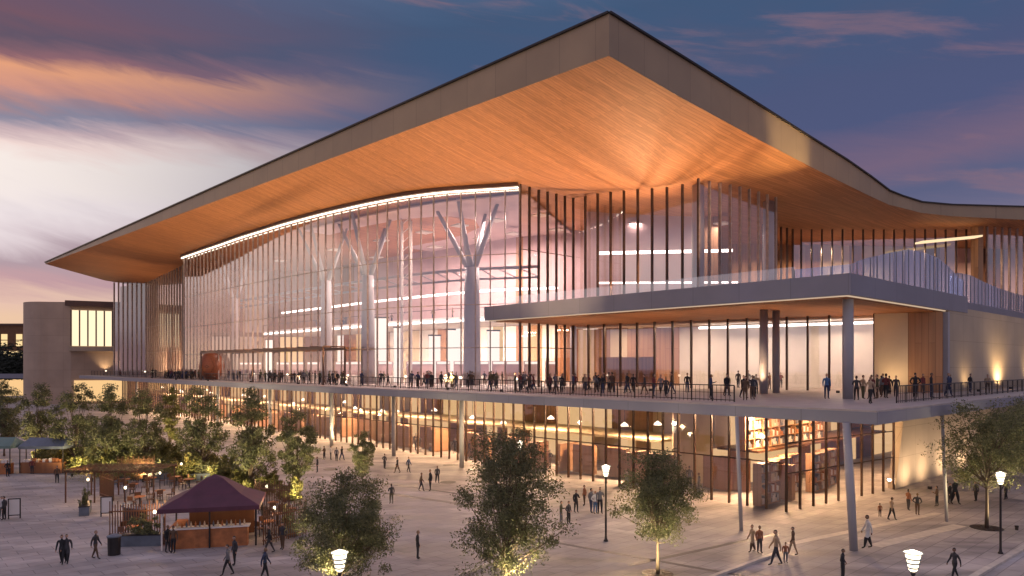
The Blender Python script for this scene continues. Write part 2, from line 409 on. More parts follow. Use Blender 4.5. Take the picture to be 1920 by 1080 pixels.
# left wing
lw=[(-60.6,132.5),(-64,141),(-88,172.5)]
curtain([lw[0],lw[1],lw[2]],ZT,None,2.4,M['mullg'],(.3,.3),(13,19))
curtain([(-88,172.5),(-99,178.5)],ZT,None,1.8,M['mullg'],(.25,.3))
mb=MB()
for a,b in (((-61.5,137.5),(-65.5,145)),((-65.5,145),(-88.5,175)),((-88.5,175),(-98.5,180.5))):
    a=Vector(a); b=Vector(b); nn=max(1,round((b-a).length/1.6))
    for k in range(nn):
        p=a+(b-a)*(k/nn); q=a+(b-a)*((k+1)/nn)
        mb.bar((p.x,p.y,18.7),(q.x,q.y,18.7),.2+.06*(k%3),22.2,mi=random.choice((0,0,1)))
mb.build('timber_wall',[M['tan'],M['woodw']],bld)
# right upper back facade
rb=[(35,100),(41.4,105),(66.5,105)]
curtain(rb,ZC2,None,1.5,M['mull'],(.14,.3),(20,))
curtain([(68.2,103),(110,112)],ZC2,None,1.3,M['mullg'],(.2,.3))
curtain([tuple(upr),(35,100)],ZC2,None,2.0,M['mull'],(.14,.3),(20,))
mb=MB(); mb.box((66.9,103.2,23.3),(1.1,1.1,13.6),.4); mb.build('column',M['tan'],bld)

# pavilion under the canopy
pav=[tuple(ret),(19,76),(33.5,66.3)]
curtain([tuple(ret),(19,76)],ZT,ZC-.16,2.1,M['mull'],(.16,.3))
curtain([(19,76),(33.5,66.3)],ZT,ZC-.16,1.9,M['mull'],(.18,.3))
mb=MB()
a=Vector((33.5,66.3)); b=Vector((38.2,63.6))
for k in range(6):
    p=a+(b-a)*(k/6); q=a+(b-a)*((k+1)/6); mb.bar((p.x,p.y,(ZT+ZC-.2)/2),(q.x,q.y,(ZT+ZC-.2)/2),.35+.04*(k%2),ZC-ZT-.2,mi=0 if k<3 else 1)
mb.build('timber_wall',[M['cream'],M['tan']],bld)
mb=MB(); mb.box((38.55,63.85,(ZT+ZC)/2-.1),(.5,.6,ZC-ZT-.2),.74); mb.build('column',M['col'],bld)
mb=MB(); a=Vector((38.9,64.4)); b=a+Vector((dR.x,dR.y))*60
mb.bar((a.x,a.y,(ZT+ZC+.4)/2),(b.x,b.y,(ZT+ZC+.4)/2),.5,ZC+.38-ZT); mb.build('concrete_wall',M['conc'],bld)

# ground storey
GA=Vector((18.7,48.9)); dl2=Vector((dL.x,dL.y)); dr2=Vector((dR.x,dR.y))
ZG=ZT-ST
gw=curtain([tuple(GA+dl2*165),tuple(GA)],.02,ZG,1.45,M['mull'],(.11,.2),(3.3,),jit=0,name='shopfront_glazing')
curtain([tuple(GA),(30.7,57.7)],.02,ZG,1.6,M['mull'],(.11,.16),(2.6,4.7),name='shopfront_glazing')
mb=MB()
a=Vector((31.0,58.0)); b=a+dr2*70; nrm=Vector((dR.y,-dR.x))
vs=[(a.x,a.y,0),(b.x,b.y,0),(b.x,b.y,ZG),(a.x+dr2.x*2.2,a.y+dr2.y*2.2,ZG)]
vs+=[(x-nrm.x*.6,y-nrm.y*.6,z) for x,y,z in vs]
mb.add(vs,[(0,1,2,3),(7,6,5,4),(0,3,7,4),(1,0,4,5),(2,1,5,6),(3,2,6,7)]); mb.build('concrete_wall',M['conc'],bld)
def column(p,r,z0,z1,mat,top=None,nm='column'):
    mb=MB(); t=top or p; mb.tube([(p[0],p[1],z0),((p[0]+t[0])/2,(p[1]+t[1])/2,(z0+z1)/2),(t[0],t[1],z1)],[r,r*1.08,r],16)
    return mb.build(nm,mat,bld,True)
cp=gnd(1601,1032); column((cp.x,cp.y),.21,0,ZG,M['col'],(cp.x+.02,cp.y+.9))
cp=gnd(1390,995); column((cp.x,cp.y),.11,0,ZG,M['col'],(cp.x,cp.y+.9))
cp=gnd(1775,978); column((cp.x,cp.y),.10,0,ZG,M['col'],(cp.x-.12,cp.y+.3))
for u in (40,52,66,84,104,126,150): p=W(u,3.4); column((p.x,p.y),.22,0,ZG,M['col'])
# interior of the ground storey
def panels(a,b,z0,z1,step,mats,wts,th=.25,nm='interior_wall',parent=None):
    a=Vector((a[0],a[1])); b=Vector((b[0],b[1])); nn=max(1,round((b-a).length/step)); mb=MB()
    for k in range(nn):
        p=a+(b-a)*(k/nn); q=a+(b-a)*((k+1)/nn)
        mb.bar((p.x,p.y,(z0+z1)/2),(q.x,q.y,(z0+z1)/2),th+.05*(k%3)+.02*(k%5),z1-z0,mi=random.choices(range(len(mats)),wts)[0])
    return mb.build(nm,[M[m] for m in mats],parent or bld)
a=GA+dr2*11+dl2*6; b=GA+dr2*11+dl2*168
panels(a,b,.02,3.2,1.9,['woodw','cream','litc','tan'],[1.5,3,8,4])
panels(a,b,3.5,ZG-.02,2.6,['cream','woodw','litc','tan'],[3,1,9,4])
panels(GA+dr2*13.5+dl2*5.8,GA+dr2*4+dl2*12,.02,ZG-.02,1.7,['tan','cream','litc'],[2,3,4])
mb=MB(); p0=GA+dr2*6.5; 
poly=[GA+dr2*5+dl2*14,GA+dr2*10.8+dl2*14,GA+dr2*10.8+dl2*165,GA+dr2*5+dl2*165]
mb.prism([(p.x,p.y) for p in poly],3.25,3.47); mb.build('mezzanine',M['cream'],bld)
for k in range(24):
    p=GA+dr2*random.uniform(1.5,4.2)+dl2*(5+k*6.2+random.uniform(-2,2)); zz=random.uniform(3.9,5.2); mb=MB()
    mb.lathe([(.04,.35),(.32,.12),(.34,0),(.04,0)],(p.x,p.y,zz),12); pl_=mb.build('pendant_lamp',M['lamp'],bld)
    mb=MB(); mb.tube([(p.x,p.y,zz+.36),(p.x,p.y,ZG)],.02,5); mb.build('cord',M['dark'],pl_)
for k in range(13):
    p=GA+dr2*(4.0)+dl2*(4+k*12.0)
    mb=MB(); mb.box((p.x,p.y,ZG-.05),(2.6,2.6,.1),.74); mb.build('light_fitting',M['dark'],bld)
    lamp_obj('ceiling_light','AREA',(p.x,p.y,ZG-.12),4600 if k<7 else 5600,(1,.64,.34),bld,shape='SQUARE',size=2.4,target=(p.x-2.6,p.y-2.6,0))
for q in ((21,55.5),(27,60.5),(32.5,65.2)):
    lamp_obj('ceiling_light','AREA',(q[0],q[1],ZG-.12),1100,(1,.62,.32),bld,shape='SQUARE',size=2,target=(q[0]+.8,q[1]-1,0))
panels(GA+dl2*8.5+dr2*4.5,GA+dl2*8.5+dr2*62,.02,3.2,2.1,['woodw','cream','litc','tan'],[2,2,5,3])
panels(GA+dl2*8.4+dr2*4.5,GA+dl2*8.4+dr2*62,3.4,ZG-.02,2.1,['cream','litc','tan','woodw'],[3,3,2,2])
mb=MB(); poly=[GA+dl2*8.1+dr2*4.5,GA+dl2*8.1+dr2*30,GA+dl2*4.5+dr2*30,GA+dl2*4.5+dr2*4.5]
mb.prism([(p.x,p.y) for p in poly],3.22,3.4); mb.build('mezzanine',M['woodd'],bld)
# shelves seen through the shopfront
shelf=empty('display_shelf'); tag(shelf,'timber display shelf packed with goods behind the ground floor glass','shelf','display shelves in the ground floor shops')
mb=MB()
for z in (.1,.75,1.4,2.05,2.6): mb.box((0,0,z),(2.4,.5,.06))
for x in (-1.2,0,1.2): mb.box((x,0,1.35),(.06,.52,2.6))
mb.box((0,.27,1.35),(2.46,.04,2.6)); mb.build('rack',M['tan'],shelf)
mb=MB(); rr=random.Random(3)
for z in (.13,.78,1.43,2.08):
    x=-1.1
    while x<1.1:
        w=rr.uniform(.12,.3); h=rr.uniform(.2,.5)
        if abs(x+w/2)>.06+w/2: mb.box((x+w/2,-.02,z+h/2),(w*.9,.35,h),0,rr.randrange(4))
        x+=w
mb.build('goods',[M['white'],M['orange'],M['cream'],M['bluegrey']],shelf)
first=True
for k in range(44):
    p=GA+dr2*random.uniform(1.6,5.5)+dl2*(3+k*2.9+random.uniform(-1,1)); rz=.74+random.choice((0,0,math.pi/2))+math.pi/2
    if first: shelf.location=(p.x,p.y,.02); shelf.rotation_euler=(0,0,rz); first=False
    else: dup(shelf,(p.x,p.y,.02),rz)

for k in range(10):
    p=GA+dl2*(2.2+.5*(k%3))+dr2*(1.5+(k%5)*2.7); up_=k>=5
    p=p if not up_ else GA+dl2*5.4+dr2*(5+(k%5)*2.7)
    dup(shelf,(p.x,p.y,3.4 if up_ else .02),.745,1.15)
# great hall interior ------------------------------------------------
def off(P,d):
    out=[]
    for i,p in enumerate(P):
        t=(P[min(i+1,len(P)-1)]-P[max(i-1,0)]).normalized(); nn=Vector((-t.y,t.x))
        if nn.y<0: nn=-nn
        out.append(p+nn*d)
    return out
BW=off(GL[::4],26); BW=[Vector((24,108))]+BW+[Vector((-64,146.5))]
for a,b in zip(BW[:-1],BW[1:]):
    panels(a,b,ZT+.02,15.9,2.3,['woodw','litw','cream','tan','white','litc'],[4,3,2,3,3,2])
    panels(a,b,16.8,31.5,4.5,['mauve','woodw','white','tan'],[8,.3,1,1] if a.x>-30 else [1,6,1,3])
MZ=off(GL[::4],15); MZ=[Vector((14,98))]+MZ
mb=MB(); mr_=MB(); ml=MB()
for a,b,c,d in zip(MZ[:-1],MZ[1:],BW[1:],BW[:-1]):
    mb.prism([(a.x,a.y),(b.x,b.y),(c.x,c.y),(d.x,d.y)],15.95,16.75)
    ml.bar((a.x,a.y-.2,16.2),(b.x,b.y-.2,16.2),.15,.25)
    mr_.bar((a.x,a.y,17.9),(b.x,b.y,17.9),.08,.08)
mz=mb.build('mezzanine',M['white'],bld); ml.build('light_strip',M['ledc'],mz); mr_.build('handrail',M['dark'],mz)
mb=MB(); c1=off(GL,2.5); c2=off(GL,27)
for i in range(0,33):
    a,b,c,d=c1[i],c1[i+1],c2[i+1],c2[i]
    mb.add([(q.x,q.y,zs(q.x,q.y)-.45) for q in (a,b,c,d)]+[(q.x,q.y,zs(q.x,q.y)-.3) for q in (a,b,c,d)],[(0,3,2,1),(4,5,6,7),(0,1,5,4),(2,3,7,6)])
mb.build('hall_ceiling',M['mauve'],bld)
for p in off(GL[2:46:5],18.5):
    lamp_obj('ceiling_light','AREA',(p.x,p.y,15.8),1100,(1,.78,.58),bld,shape='SQUARE',size=1.4,target=(p.x+.5,p.y+1.5,ZT))
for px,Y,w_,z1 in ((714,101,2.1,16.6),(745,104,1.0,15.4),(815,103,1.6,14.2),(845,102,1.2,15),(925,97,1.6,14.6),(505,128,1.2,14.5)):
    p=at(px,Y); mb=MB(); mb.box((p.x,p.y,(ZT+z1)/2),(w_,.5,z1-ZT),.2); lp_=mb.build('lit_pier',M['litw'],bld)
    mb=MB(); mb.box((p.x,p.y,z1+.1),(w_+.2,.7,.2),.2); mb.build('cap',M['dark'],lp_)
es=empty('exhibition_stand'); mb=MB(); mb.box((0,0,.5),(1.8,.6,1.0)); mb.build('counter',M['white'],es)
mb=MB(); mb.box((0,.6,1.5),(2.2,.08,3.0)); mb.build('back_panel',M['mauve'],es)
mb=MB(); mb.box((0,.5,2.75),(1.9,.1,.3)); mb.build('light_box',M['litw'],es)
first=True
for i,(px,Y) in enumerate(((640,112),(670,108),(725,100),(775,99),(800,101),(835,97),(865,99),(905,95),(940,94),(965,92),(560,118),(585,117),(530,124),(480,130),(455,134),(1000,92),(1040,93))):
    p=at(px,Y,ZT); o=es if first else dup(es,tuple(p),i*.37%1-.2)
    if first: o.location=p; first=False
    tag(o,'pale exhibition stand on the hall floor behind the tall glass','stand','exhibition stands inside the great hall')
# beams / trusses hung under the ceiling and slim light lines
mb=MB()
TR=off(GL[::3],9)
for a,b in zip(TR[:-1],TR[1:]):
    mb.bar((a.x,a.y,22.2),(b.x,b.y,22.2),.35,.35); mb.bar((a.x,a.y,20.9),(b.x,b.y,20.9),.25,.25)
    mb.bar((a.x,a.y,20.9),(b.x,b.y,22.2),.15,.15)
mb.build('truss',M['col'],bld)
mb=MB(); TR2=off(GL[::3],19)
for a,b in zip(TR2[:-1],TR2[1:]): mb.bar((a.x,a.y,20.6),(b.x,b.y,20.6),.3,.3)
mb.build('light_strip',M['ledc'],bld)
def tree_column(px,Y,r):
    p=at(px,Y); h=zs(p.x,p.y); mb=MB()
    mb.tube([(p.x,p.y,ZT),(p.x,p.y,19),(p.x,p.y,22)],[r*1.15,r,r*.9],16)
    for dx,dy in ((-4.5,2),(3.2,-1.2),(1.5,4),(-1.5,-3)):
        mb.tube([(p.x,p.y,21),(p.x+dx,p.y+dy,zs(p.x+dx,p.y+dy)-.05)],[r*.42,r*.22],10)
    mb.build('branching_column',M['col'],bld,True)
for px,Y,r in ((612,102,.75),(690,96,.85),(885,88,.95),(440,128,.7)): tree_column(px,Y,r)
p=at(762,95); mb=MB()
for k in range(4):
    x=p.x+(.6 if k%2 else -.6); y=p.y+(.6 if k>1 else -.6); mb.tube([(x,y,ZT),(x,y,29.5)],.1,6)
for k in range(18):
    z=8+k*1.2; mb.bar((p.x-.6,p.y-.6,z),(p.x+.6,p.y-.6,z+1.1),.1,.1)
mb.build('lattice_mast',M['white'],bld)
for i,p in enumerate(off(GL[::7],10)+off(GL[::9],19)[:5]+[Vector((16,93)),Vector((27,92))]):
    z=zs(p.x,p.y)-1.2
    mb=MB(); mb.box((p.x,p.y,z+.10),(1.7,1.7,.16),.74); mb.build('light_fitting',M['white'],bld)
    lamp_obj('ceiling_light','AREA',(p.x,p.y,z),(1700 if i<11 else 260),(1,.76,.66),bld,shape='SQUARE',size=1.5,target=(p.x,p.y,0))
# upper volume: rear walls and a long light
panels((9.5,92.5),(27,93.5),ZC2,30.5,3.2,['mauve','white','tan','mauve'],[5,3,2,3])
mb=MB(); mb.prism([tuple(ret),tuple(up),tuple(upr),(24,97),(9,93)],ZC2-.3,ZC2+.05); mb.build('upper_floor',M['white'],bld)
mb=MB(); mb.bar((11,90.2,24.1),(28,91.2,24.6),.3,.35); mb.bar((10.5,88,20.1),(28,89,20.3),.2,.2); mb.build('light_strip',M['ledc'],bld)
for q in ((19.5,75.2),(30.6,85.6)):
    column(q,.62,ZC2,zs(*q),M['col'])
# pavilion interior
panels((8.5,91.5),(20,85.5),ZT+.02,ZC-.4,2.0,['cream','litc','tan','cream'],[4,3,3,2])
panels((20,85.5),(36.5,72),ZT+.02,ZC-.4,3.4,['white','mauve','white'],[4,1,3])
panels((36.5,72),(38.6,64.6),ZT+.02,ZC-.4,2.0,['tan','woodw'],[2,1])
panels((10.5,86.3),(16.5,81.6),ZT+.02,ZT+3.4,2.2,['woodw','tan'],[3,1],nm='partition')
mb=MB(); mb.prism([(8,90),(20,84.5),(36,71.5),(34.4,68),(19,77.5),(8,87.5)],ZC-.4,ZC-.2); mb.build('pavilion_ceiling',M['white'],bld)
mb=MB(); mb.bar((21,80.5,ZC-.75),(35.5,69.8,ZC-.75),.25,.25); mb.build('light_strip',M['ledc'],bld)
for q in ((13,84.5),(19.5,80),(25.5,75.5),(32,70.5)):
    lamp_obj('ceiling_light','AREA',(q[0],q[1],ZC-.45),520,(1,.74,.5),bld,shape='SQUARE',size=1.6,target=(q[0],q[1],0))
for px,py,r in ((1590,748,.36),(1432,738,.34),(1455,737,.3),(1272,722,.42),(1075,722,.4)):
    p=gnd(px,py,ZT); column((p.x,p.y),r,ZT,ZC-.16,M['col'])
# upper right interior
panels((36,118),(66,120),ZC2,30.5,2.5,['tan','woodw','mauve','litc','cream'],[4,3,2,1,2])
panels((66,120),(110,125),ZC2,30.5,3,['mauve','woodd','tan'],[3,3,1])
for q in ((44,110),(56,111),(80,112)):
    lamp_obj('ceiling_light','AREA',(q[0],q[1],27.5),3000,(1,.66,.4),bld,shape='SQUARE',size=2,target=(q[0],q[1],0))
mb=MB(); mb.bar((57,100.5,27.2),(66,101.5,28.2),1.6,.25); mb.build('light_strip',emit('warm_ceiling_led',(1,.72,.42),1.0),bld)
# closing walls behind everything
mb=MB()
for a,b in (((110,126),(60,140)),((60,140),(-10,150)),((-10,150),(-55,185)),((-55,185),(-98,183))): mb.bar((a[0],a[1],15.5),(b[0],b[1],15.5),.4,31)
mb.build('rear_wall',M['tan'],bld)
# screen glass on the upper deck, top edge curved
pts=[(4,.5),(0,.7),(0,3),(0,8),(0,12),(0,16),(0,19),(0,22),(0,24.5),(0,26.2)]
hs=[.7,.7,1.3,2.3,3.0,3.1,3.0,2.5,1.8,1.6]
P=[K(u+.3,v) for u,v in pts]+[K(1.8,v) for v in (27,30,34,38,44,52,60)]
hs+=[2.4,2.8,2.9,2.6,2.3,2.2,2.2]
mb=MB(); mm=MB()
for (a,h1),(b,h2) in zip(zip(P[:-1],hs[:-1]),zip(P[1:],hs[1:])):
    nn=max(1,round((b-a).length/1.2))
    for k in range(nn):
        p=a+(b-a)*(k/nn); q=a+(b-a)*((k+1)/nn); g1=h1+(h2-h1)*k/nn; g2=h1+(h2-h1)*(k+1)/nn
        mb.add([(p.x,p.y,ZC2-.04),(q.x,q.y,ZC2-.04),(q.x,q.y,ZC2+g2),(p.x,p.y,ZC2+g1)],[(0,1,2,3)])
        mm.box((p.x,p.y,ZC2-.05+g1/2),(.05,.08,g1),.74)
sg=mb.build('glass_screen',M['glasb'],bld); mm.build('posts',M['col'],sg)
mb=MB()
Q=[K(38,.5),K(4.2,.5)]
mb.add([(Q[0].x,Q[0].y,ZC2),(Q[1].x,Q[1].y,ZC2),(Q[1].x,Q[1].y,ZC2+.9),(Q[0].x,Q[0].y,ZC2+.9)],[(0,1,2,3)]); mb.build('glass_screen',M['glass'],bld)
# terrace railings
def railing(pts,z,h=1.1,step=.33):
    mb=MB(); Q=resample(pts,step)
    for i,p in enumerate(Q):
        w=.07 if i%5==0 else .025; mb.box((p.x,p.y,z+h/2),(w,w,h),.74)
    for hh,t in ((h,.07),(h*.55,.03),(.12,.05)):
        a,b=[],[]
        for a,b in zip(pts[:-1],pts[1:]): mb.bar((a[0],a[1],z+hh),(b[0],b[1],z+hh),t,t)
    return mb.build('railing',M['dark'],bld)
def w2(u,v): p=W(u,v); return (p.x,p.y)
railing([w2(10,2.6),w2(62,2.6)],ZT); railing([w2(64,2.2),w2(184,2.2)],ZT,1.1,.6)
railing([w2(2.2,9),w2(2.2,60)],ZT)

# ------------------------------------------------------------------ uplights on terrace and canopy (fixtures with spot lamps, some added to brighten)
def uplight(p,target,power,col=(1,.66,.36),size=1.25,parent=bld,blend=.9):
    mb=MB(); mb.lathe([(.14,0),(.16,.05),(.16,.2),(.12,.22)],p,10); mb.build('uplight',M['dark'],parent)
    lamp_obj('uplight_lamp','SPOT',(p[0],p[1],p[2]+.3),power,col,parent,spot_size=size,spot_blend=blend,shadow_soft_size=.12,target=target)
for px,Y,tx,ty,pw in ((940,66,3,68,9000),(840,72,-8,74,9000),(740,79,-17,82,8500),(650,85,-26,89,8500),(560,93,-36,97,8500),(470,103,-47,109,8500),(390,112,-61,119,5200),(330,120,-75,130,5200),(285,137,-90,148,7000)):
    q=at(px,Y,ZT); uplight(tuple(q),(tx,ty,33),pw,size=1.7 if px>450 else 1.25)
for u,v,tx,ty,pw in ((26,13,11,72,10000),(16,11,17,68,7500),(30,14,6,76,9000),(8,16,27,74,3200),(4,20,40,88,1800)):
    q=K(u,v,ZC2); uplight(tuple(q),(tx,ty,33),pw,size=1.8)
for px,Y,tx,ty in ((318,141,-72,152),(296,152,-80,162)):
    q=at(px,Y,ZT); uplight(tuple(q),(tx,ty,19),5200,(1,.62,.34),1.8)  # pair of floods added to brighten the left wing timber
q=K(3.4,16.5,ZT+.01); uplight(tuple(q),(35.8,64.9,11.5),260,(1,.68,.36),2.2)  # added to brighten the timber wall beside the pavilion
q=gnd(1860,712,ZT); q=Vector((51.3,73.8,ZT)); uplight(tuple(q),(50.8,75.5,14.5),1500,(1,.68,.34),2.7)
uplight((60.6,82.2,ZT),(60.2,83.9,14.5),700,(1,.68,.34),2.7); uplight((43.2,66.4,ZT),(42.6,68.0,14.5),200,(1,.68,.34),2.7)  # two more, added to spread the warm wash along the wall
for t in (2,6,11,17,24):
    a=Vector((31.0,58.0))+dr2*t+nrm*1.9; uplight((a.x,a.y,0.02),(a.x-nrm.x*1.7,a.y-nrm.y*1.7,2.6),560,(1,.72,.45),2.7,bld,1.0)
q=K(1.2,23.5,ZC2); uplight(tuple(q),(28.5,73.4,32.6),20000,(1,.72,.36),.5)  # narrow flood added to put a golden highlight on the right fascia
for u,v in ((30,6),(20,4),(10,5),(6,12),(5,20)):                     # canopy underside
    q=K(u,v,ZT+.02); uplight(tuple(q),(q.x+.3,q.y+.5,ZC),850,(1,.62,.34),1.9)

# ------------------------------------------------------------------ annexe, distant block, left deck
ann=empty('annex_building',(-110,185,0)); tag(ann,'rounded concrete tower block with one tall lit window at far end of terrace','building')
arc=[]
cx0=at(100,190)
for k in range(13):
    a=math.pi+ (math.pi*.62)*k/12; arc.append((cx0.x+6.6*math.cos(a), cx0.y+6.6*math.sin(a)))
e1=at(133,184.5); e2=at(272,192); e3=at(272,215); e4=at(60,215)
poly=arc+[(e1.x,e1.y),(e2.x,e2.y),(e3.x,e3.y),(e4.x,e4.y)]
mb=MB(); mb.prism(poly,0,26.3); mb.build('wall',M['concd'],ann)
def on(px):                                   # along the window face
    t=(px-133)/(272-133); return e1+(e2-e1)*t
mb=MB(); a=on(129)-Vector((0,1.6,0)); b=on(273)-Vector((0,1.6,0)); c=on(273)+Vector((0,6,0)); d=on(129)+Vector((0,6,0))
mb.prism([(a.x,a.y),(b.x,b.y),(c.x,c.y),(d.x,d.y)],25.2,26.6); mb.build('roof',M['brown'],ann)
a=on(135)-Vector((0,.25,0)); b=on(211)-Vector((0,.25,0))
mb=MB(); mb.bar((a.x,a.y,19.6),(b.x,b.y,19.6),.12,9.2); wn=mb.build('window',M['lit'],ann)
mb=MB()
for k in range(6):
    p=a+(b-a)*(k/5); mb.box((p.x,p.y-.12,19.6),(.3,.2,9.2))
mb.build('frame',M['brown'],wn)
a=on(133)-Vector((0,.8,0)); b=on(226)-Vector((0,.8,0)); mb=MB(); mb.bar((a.x,a.y,14.2),(b.x,b.y,14.2),1.6,1.1); mb.build('ledge',M['conc'],ann)
a=on(140)-Vector((0,.3,0)); b=on(262)-Vector((0,.3,0))
mb=MB(); mb.bar((a.x,a.y,3.4),(b.x,b.y,3.4),.1,5.4); mb.build('window',M['litc'],ann)
for px in (200,236):
    q=on(px)-Vector((0,1.6,0)); uplight((q.x,q.y,ZT+.02),(q.x,q.y+1.4,16),800,(1,.70,.4),1.7,ann)
far=empty('distant_building',(-190,262,0)); tag(far,'low brown brick block with small lit windows beyond the concrete tower','building')
mb=MB(); mb.box((-180,270,12.3),(60,16,24.6)); mb.build('wall',M['brick'],far)
mb=MB(); mb.box((-180,270,24.9),(61,17,.7)); mb.build('roof',M['brown'],far)
for px in (8,36,58,-20):
    p=at(px,261.9); mb=MB(); mb.box((p.x,p.y,19.2),(2.2,.12,4.4)); w_=mb.build('window',M['dim'],far)
    mb=MB(); mb.box((p.x,p.y-.08,19.2),(2.4,.08,.3)); mb.build('frame',M['brown'],w_)
mb=MB(); mb.box((-172,261.9,14.1),(44,.1,2.2)); w_=mb.build('window',M['dim'],far)
mb=MB()
for k in range(30): mb.box((-193+k*1.45,261.8,14.1),(.35,.1,2.2))
mb.build('frame',M['brown'],w_)
deck=empty('elevated_walkway',(-150,205,0)); tag(deck,'pale elevated walkway running off behind the concrete tower','walkway')
mb=MB(); mb.box((-165,213,6.9),(112,16,1.3)); mb.build('deck',M['slab'],deck)
for x in (-150,-135,-122): mb=MB(); mb.tube([(x,207,0),(x,207,6.25)],.5,10); mb.build('column',M['col'],deck)
mb=MB(); mb.box((-165,219,3.2),(112,.3,5)); mb.build('lit_wall',M['litc'],deck)

# ------------------------------------------------------------------ ground
mb=MB(); mb.add([(-1500,-600,0),(1500,-600,0),(1500,3000,0),(-1500,3000,0)],[(0,1,2,3)])
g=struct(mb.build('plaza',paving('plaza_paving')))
def strip(name,a,b,w,mat,z=.004,h=.0):
    mb=MB(); a=Vector((a.x,a.y,0)); b=Vector((b.x,b.y,0))
    mb.bar((a.x,a.y,z+h/2),(b.x,b.y,z+h/2),w,max(h,.006)); return struct(mb.build(name,mat))
strip('paving_band',gnd(600,907),gnd(1010,966),.55,M['darkstone'])
strip('paving_band',gnd(690,902),gnd(1010,947),.35,M['darkstone'])
strip('kerb',gnd(860,1082),gnd(925,1056),.16,M['stone'],.004,.12)
strip('kerb',gnd(1330,1086),gnd(1455,1040),.22,M['stone'],.004,.12)
strip('kerb',gnd(1815,1090),gnd(1990,988),.3,M['stone'],.004,.12)
strip('paving_band',gnd(1480,1020),gnd(1760,962),.5,M['stone'])
strip('paving_band',gnd(1640,1024),gnd(1800,985),.8,M['stone'])
strip('paving_band',gnd(1180,1060),gnd(1460,1000),.3,M['darkstone'])
strip('paving_band',gnd(1000,1010),gnd(1420,1085),.3,M['darkstone'])

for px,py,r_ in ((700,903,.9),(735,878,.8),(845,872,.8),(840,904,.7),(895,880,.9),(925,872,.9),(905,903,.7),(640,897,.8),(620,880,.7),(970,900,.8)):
    p=gnd(px,py); mb=MB(); mb.lathe([(r_,0),(r_,.012),(.01,.014)],(p.x,p.y,.004),24); struct(mb.build('shadow_disc',M['darkstone']))  # flat discs in dark stone colour, painting round shadows onto the plaza

# ------------------------------------------------------------------ trees
def make_tree(name,seed,h,w,cb,nclump,mat,shape='oval',leaf=.11,per=70):
    r=random.Random(seed); root=empty(name); tk=MB(); lf=MB()
    cz_=(h+cb)/2; rz_=(h-cb)/2
    tips=[]
    tk.tube([(0,0,-.02),(.02,.01,cb*.5),(0,0,cb+.1),(.05*r.uniform(-1,1),.05,cz_)],[.10*h/6,.075*h/6,.06*h/6,.03*h/6],8)
    def rad(t):
        if shape=='vase': return w/2*(.30+.75*math.sin(math.pi*min(1,(t*.85+.12))))
        if shape=='plume': return w/2*(.45+.6*math.sin(math.pi*(t*.8+.12)))
        return w/2*math.sqrt(max(.05,1-(2*t-1)**2))
    lobes=[]; nl=max(6,nclump//13)
    for k in range(nl):
        t=.10+.84*(k+r.uniform(.1,.9))/nl; a=k*2.4+r.uniform(-.6,.6); R_=rad(t)*min(1,.45+1.6*t); lr_=R_*r.uniform(.42,.62)+.12
        lobes.append((Vector(((R_-lr_*.75)*math.cos(a),(R_-lr_*.75)*math.sin(a),cb+(h-cb)*t-lr_*.25)),lr_))
    lobes.append((Vector((r.uniform(-.2,.2),0,h-w*.16)),w*.16)); lobes.append((Vector((0,0,cz_)),w*.24))
    tot=sum(l[1]**2 for l in lobes)
    for c_,lr_ in lobes:
        for k in range(max(3,round(nclump*lr_*lr_/tot))):
            d=Vector((r.gauss(0,1),r.gauss(0,1),r.gauss(.15,1))).normalized()*lr_*r.uniform(.35,1.08); d.z*=1.15
            q=c_+d; q.z=max(cb+.1,q.z); tips.append(q)
    for i,p in enumerate(tips):
        if i%3==0:
            s=Vector((0,0,cb*.8+(p.z-cb*.8)*r.uniform(.1,.45))); m=(s+p)/2+Vector((0,0,-.1))
            tk.tube([s,m,p],[.03*h/6,.02*h/6,.008],5,cap=False)
        sp=r.uniform(.15,.34)*w/4.5; g_=lambda: max(-1.7,min(1.7,r.gauss(0,1)))
        for q in range(int(per*r.uniform(.5,1.4))):
            o=p+Vector((g_()*sp,g_()*sp,g_()*sp*.8+.12*sp))
            d=Vector((r.gauss(0,1),r.gauss(0,1),r.gauss(.5,.9))).normalized(); n_=d.orthogonal().normalized()
            n_.rotate(Matrix.Rotation(r.uniform(0,6.28),3,d)); L_=leaf*r.uniform(.7,1.4)
            lf.add([o-d*L_, o+n_*L_*.42, o+d*L_, o-n_*L_*.42],[(0,1,2,3)])
    tk.build('trunk',M['bark'],root,True); lf.build('crown',mat,root)
    return root
V={'A':make_tree('plaza_tree',1,5.2,4.7,.5,190,M['leaf2'],'oval',.06,160),
   'B':make_tree('plaza_tree',2,7.0,4.6,.6,190,M['leaf2'],'plume',.06,160),
   'C':make_tree('plaza_tree',3,5.8,4.1,1.7,150,M['leaf'],'oval',.058,140),
   'D':make_tree('plaza_tree',4,7.3,5.4,2.6,150,M['leaf'],'oval',.07,120),
   'E':make_tree('plaza_tree',5,7.9,3.9,.8,125,M['leaf'],'plume',.10,85),
   'F':make_tree('plaza_tree',6,6.7,3.2,.7,95,M['leaf'],'plume',.10,85),
   'G':make_tree('plaza_tree',8,7.6,2.9,.8,75,M['leafy'],'vase',.11,75)}
used=set(); GT='young trees planted across the plaza'
def put_tree(k,x,y,s,rz,label):
    if k not in used: used.add(k); o=V[k]; o.location=(x,y,0); o.rotation_euler=(0,0,rz); o.scale=(s,s,s)
    else: o=dup(V[k],(x,y,0),rz,s)
    tag(o,label,'tree',GT); return o
def pt(k,px,py,s,rz,label): p=gnd(px,py); return put_tree(k,p.x,p.y,s,rz,label)
pt('A',642,1098,.95,0,'broad bushy tree right behind the white lantern near the purple kiosk')
pt('B',948,1104,1.0,.3,'tall full tree at the centre front of the plaza')
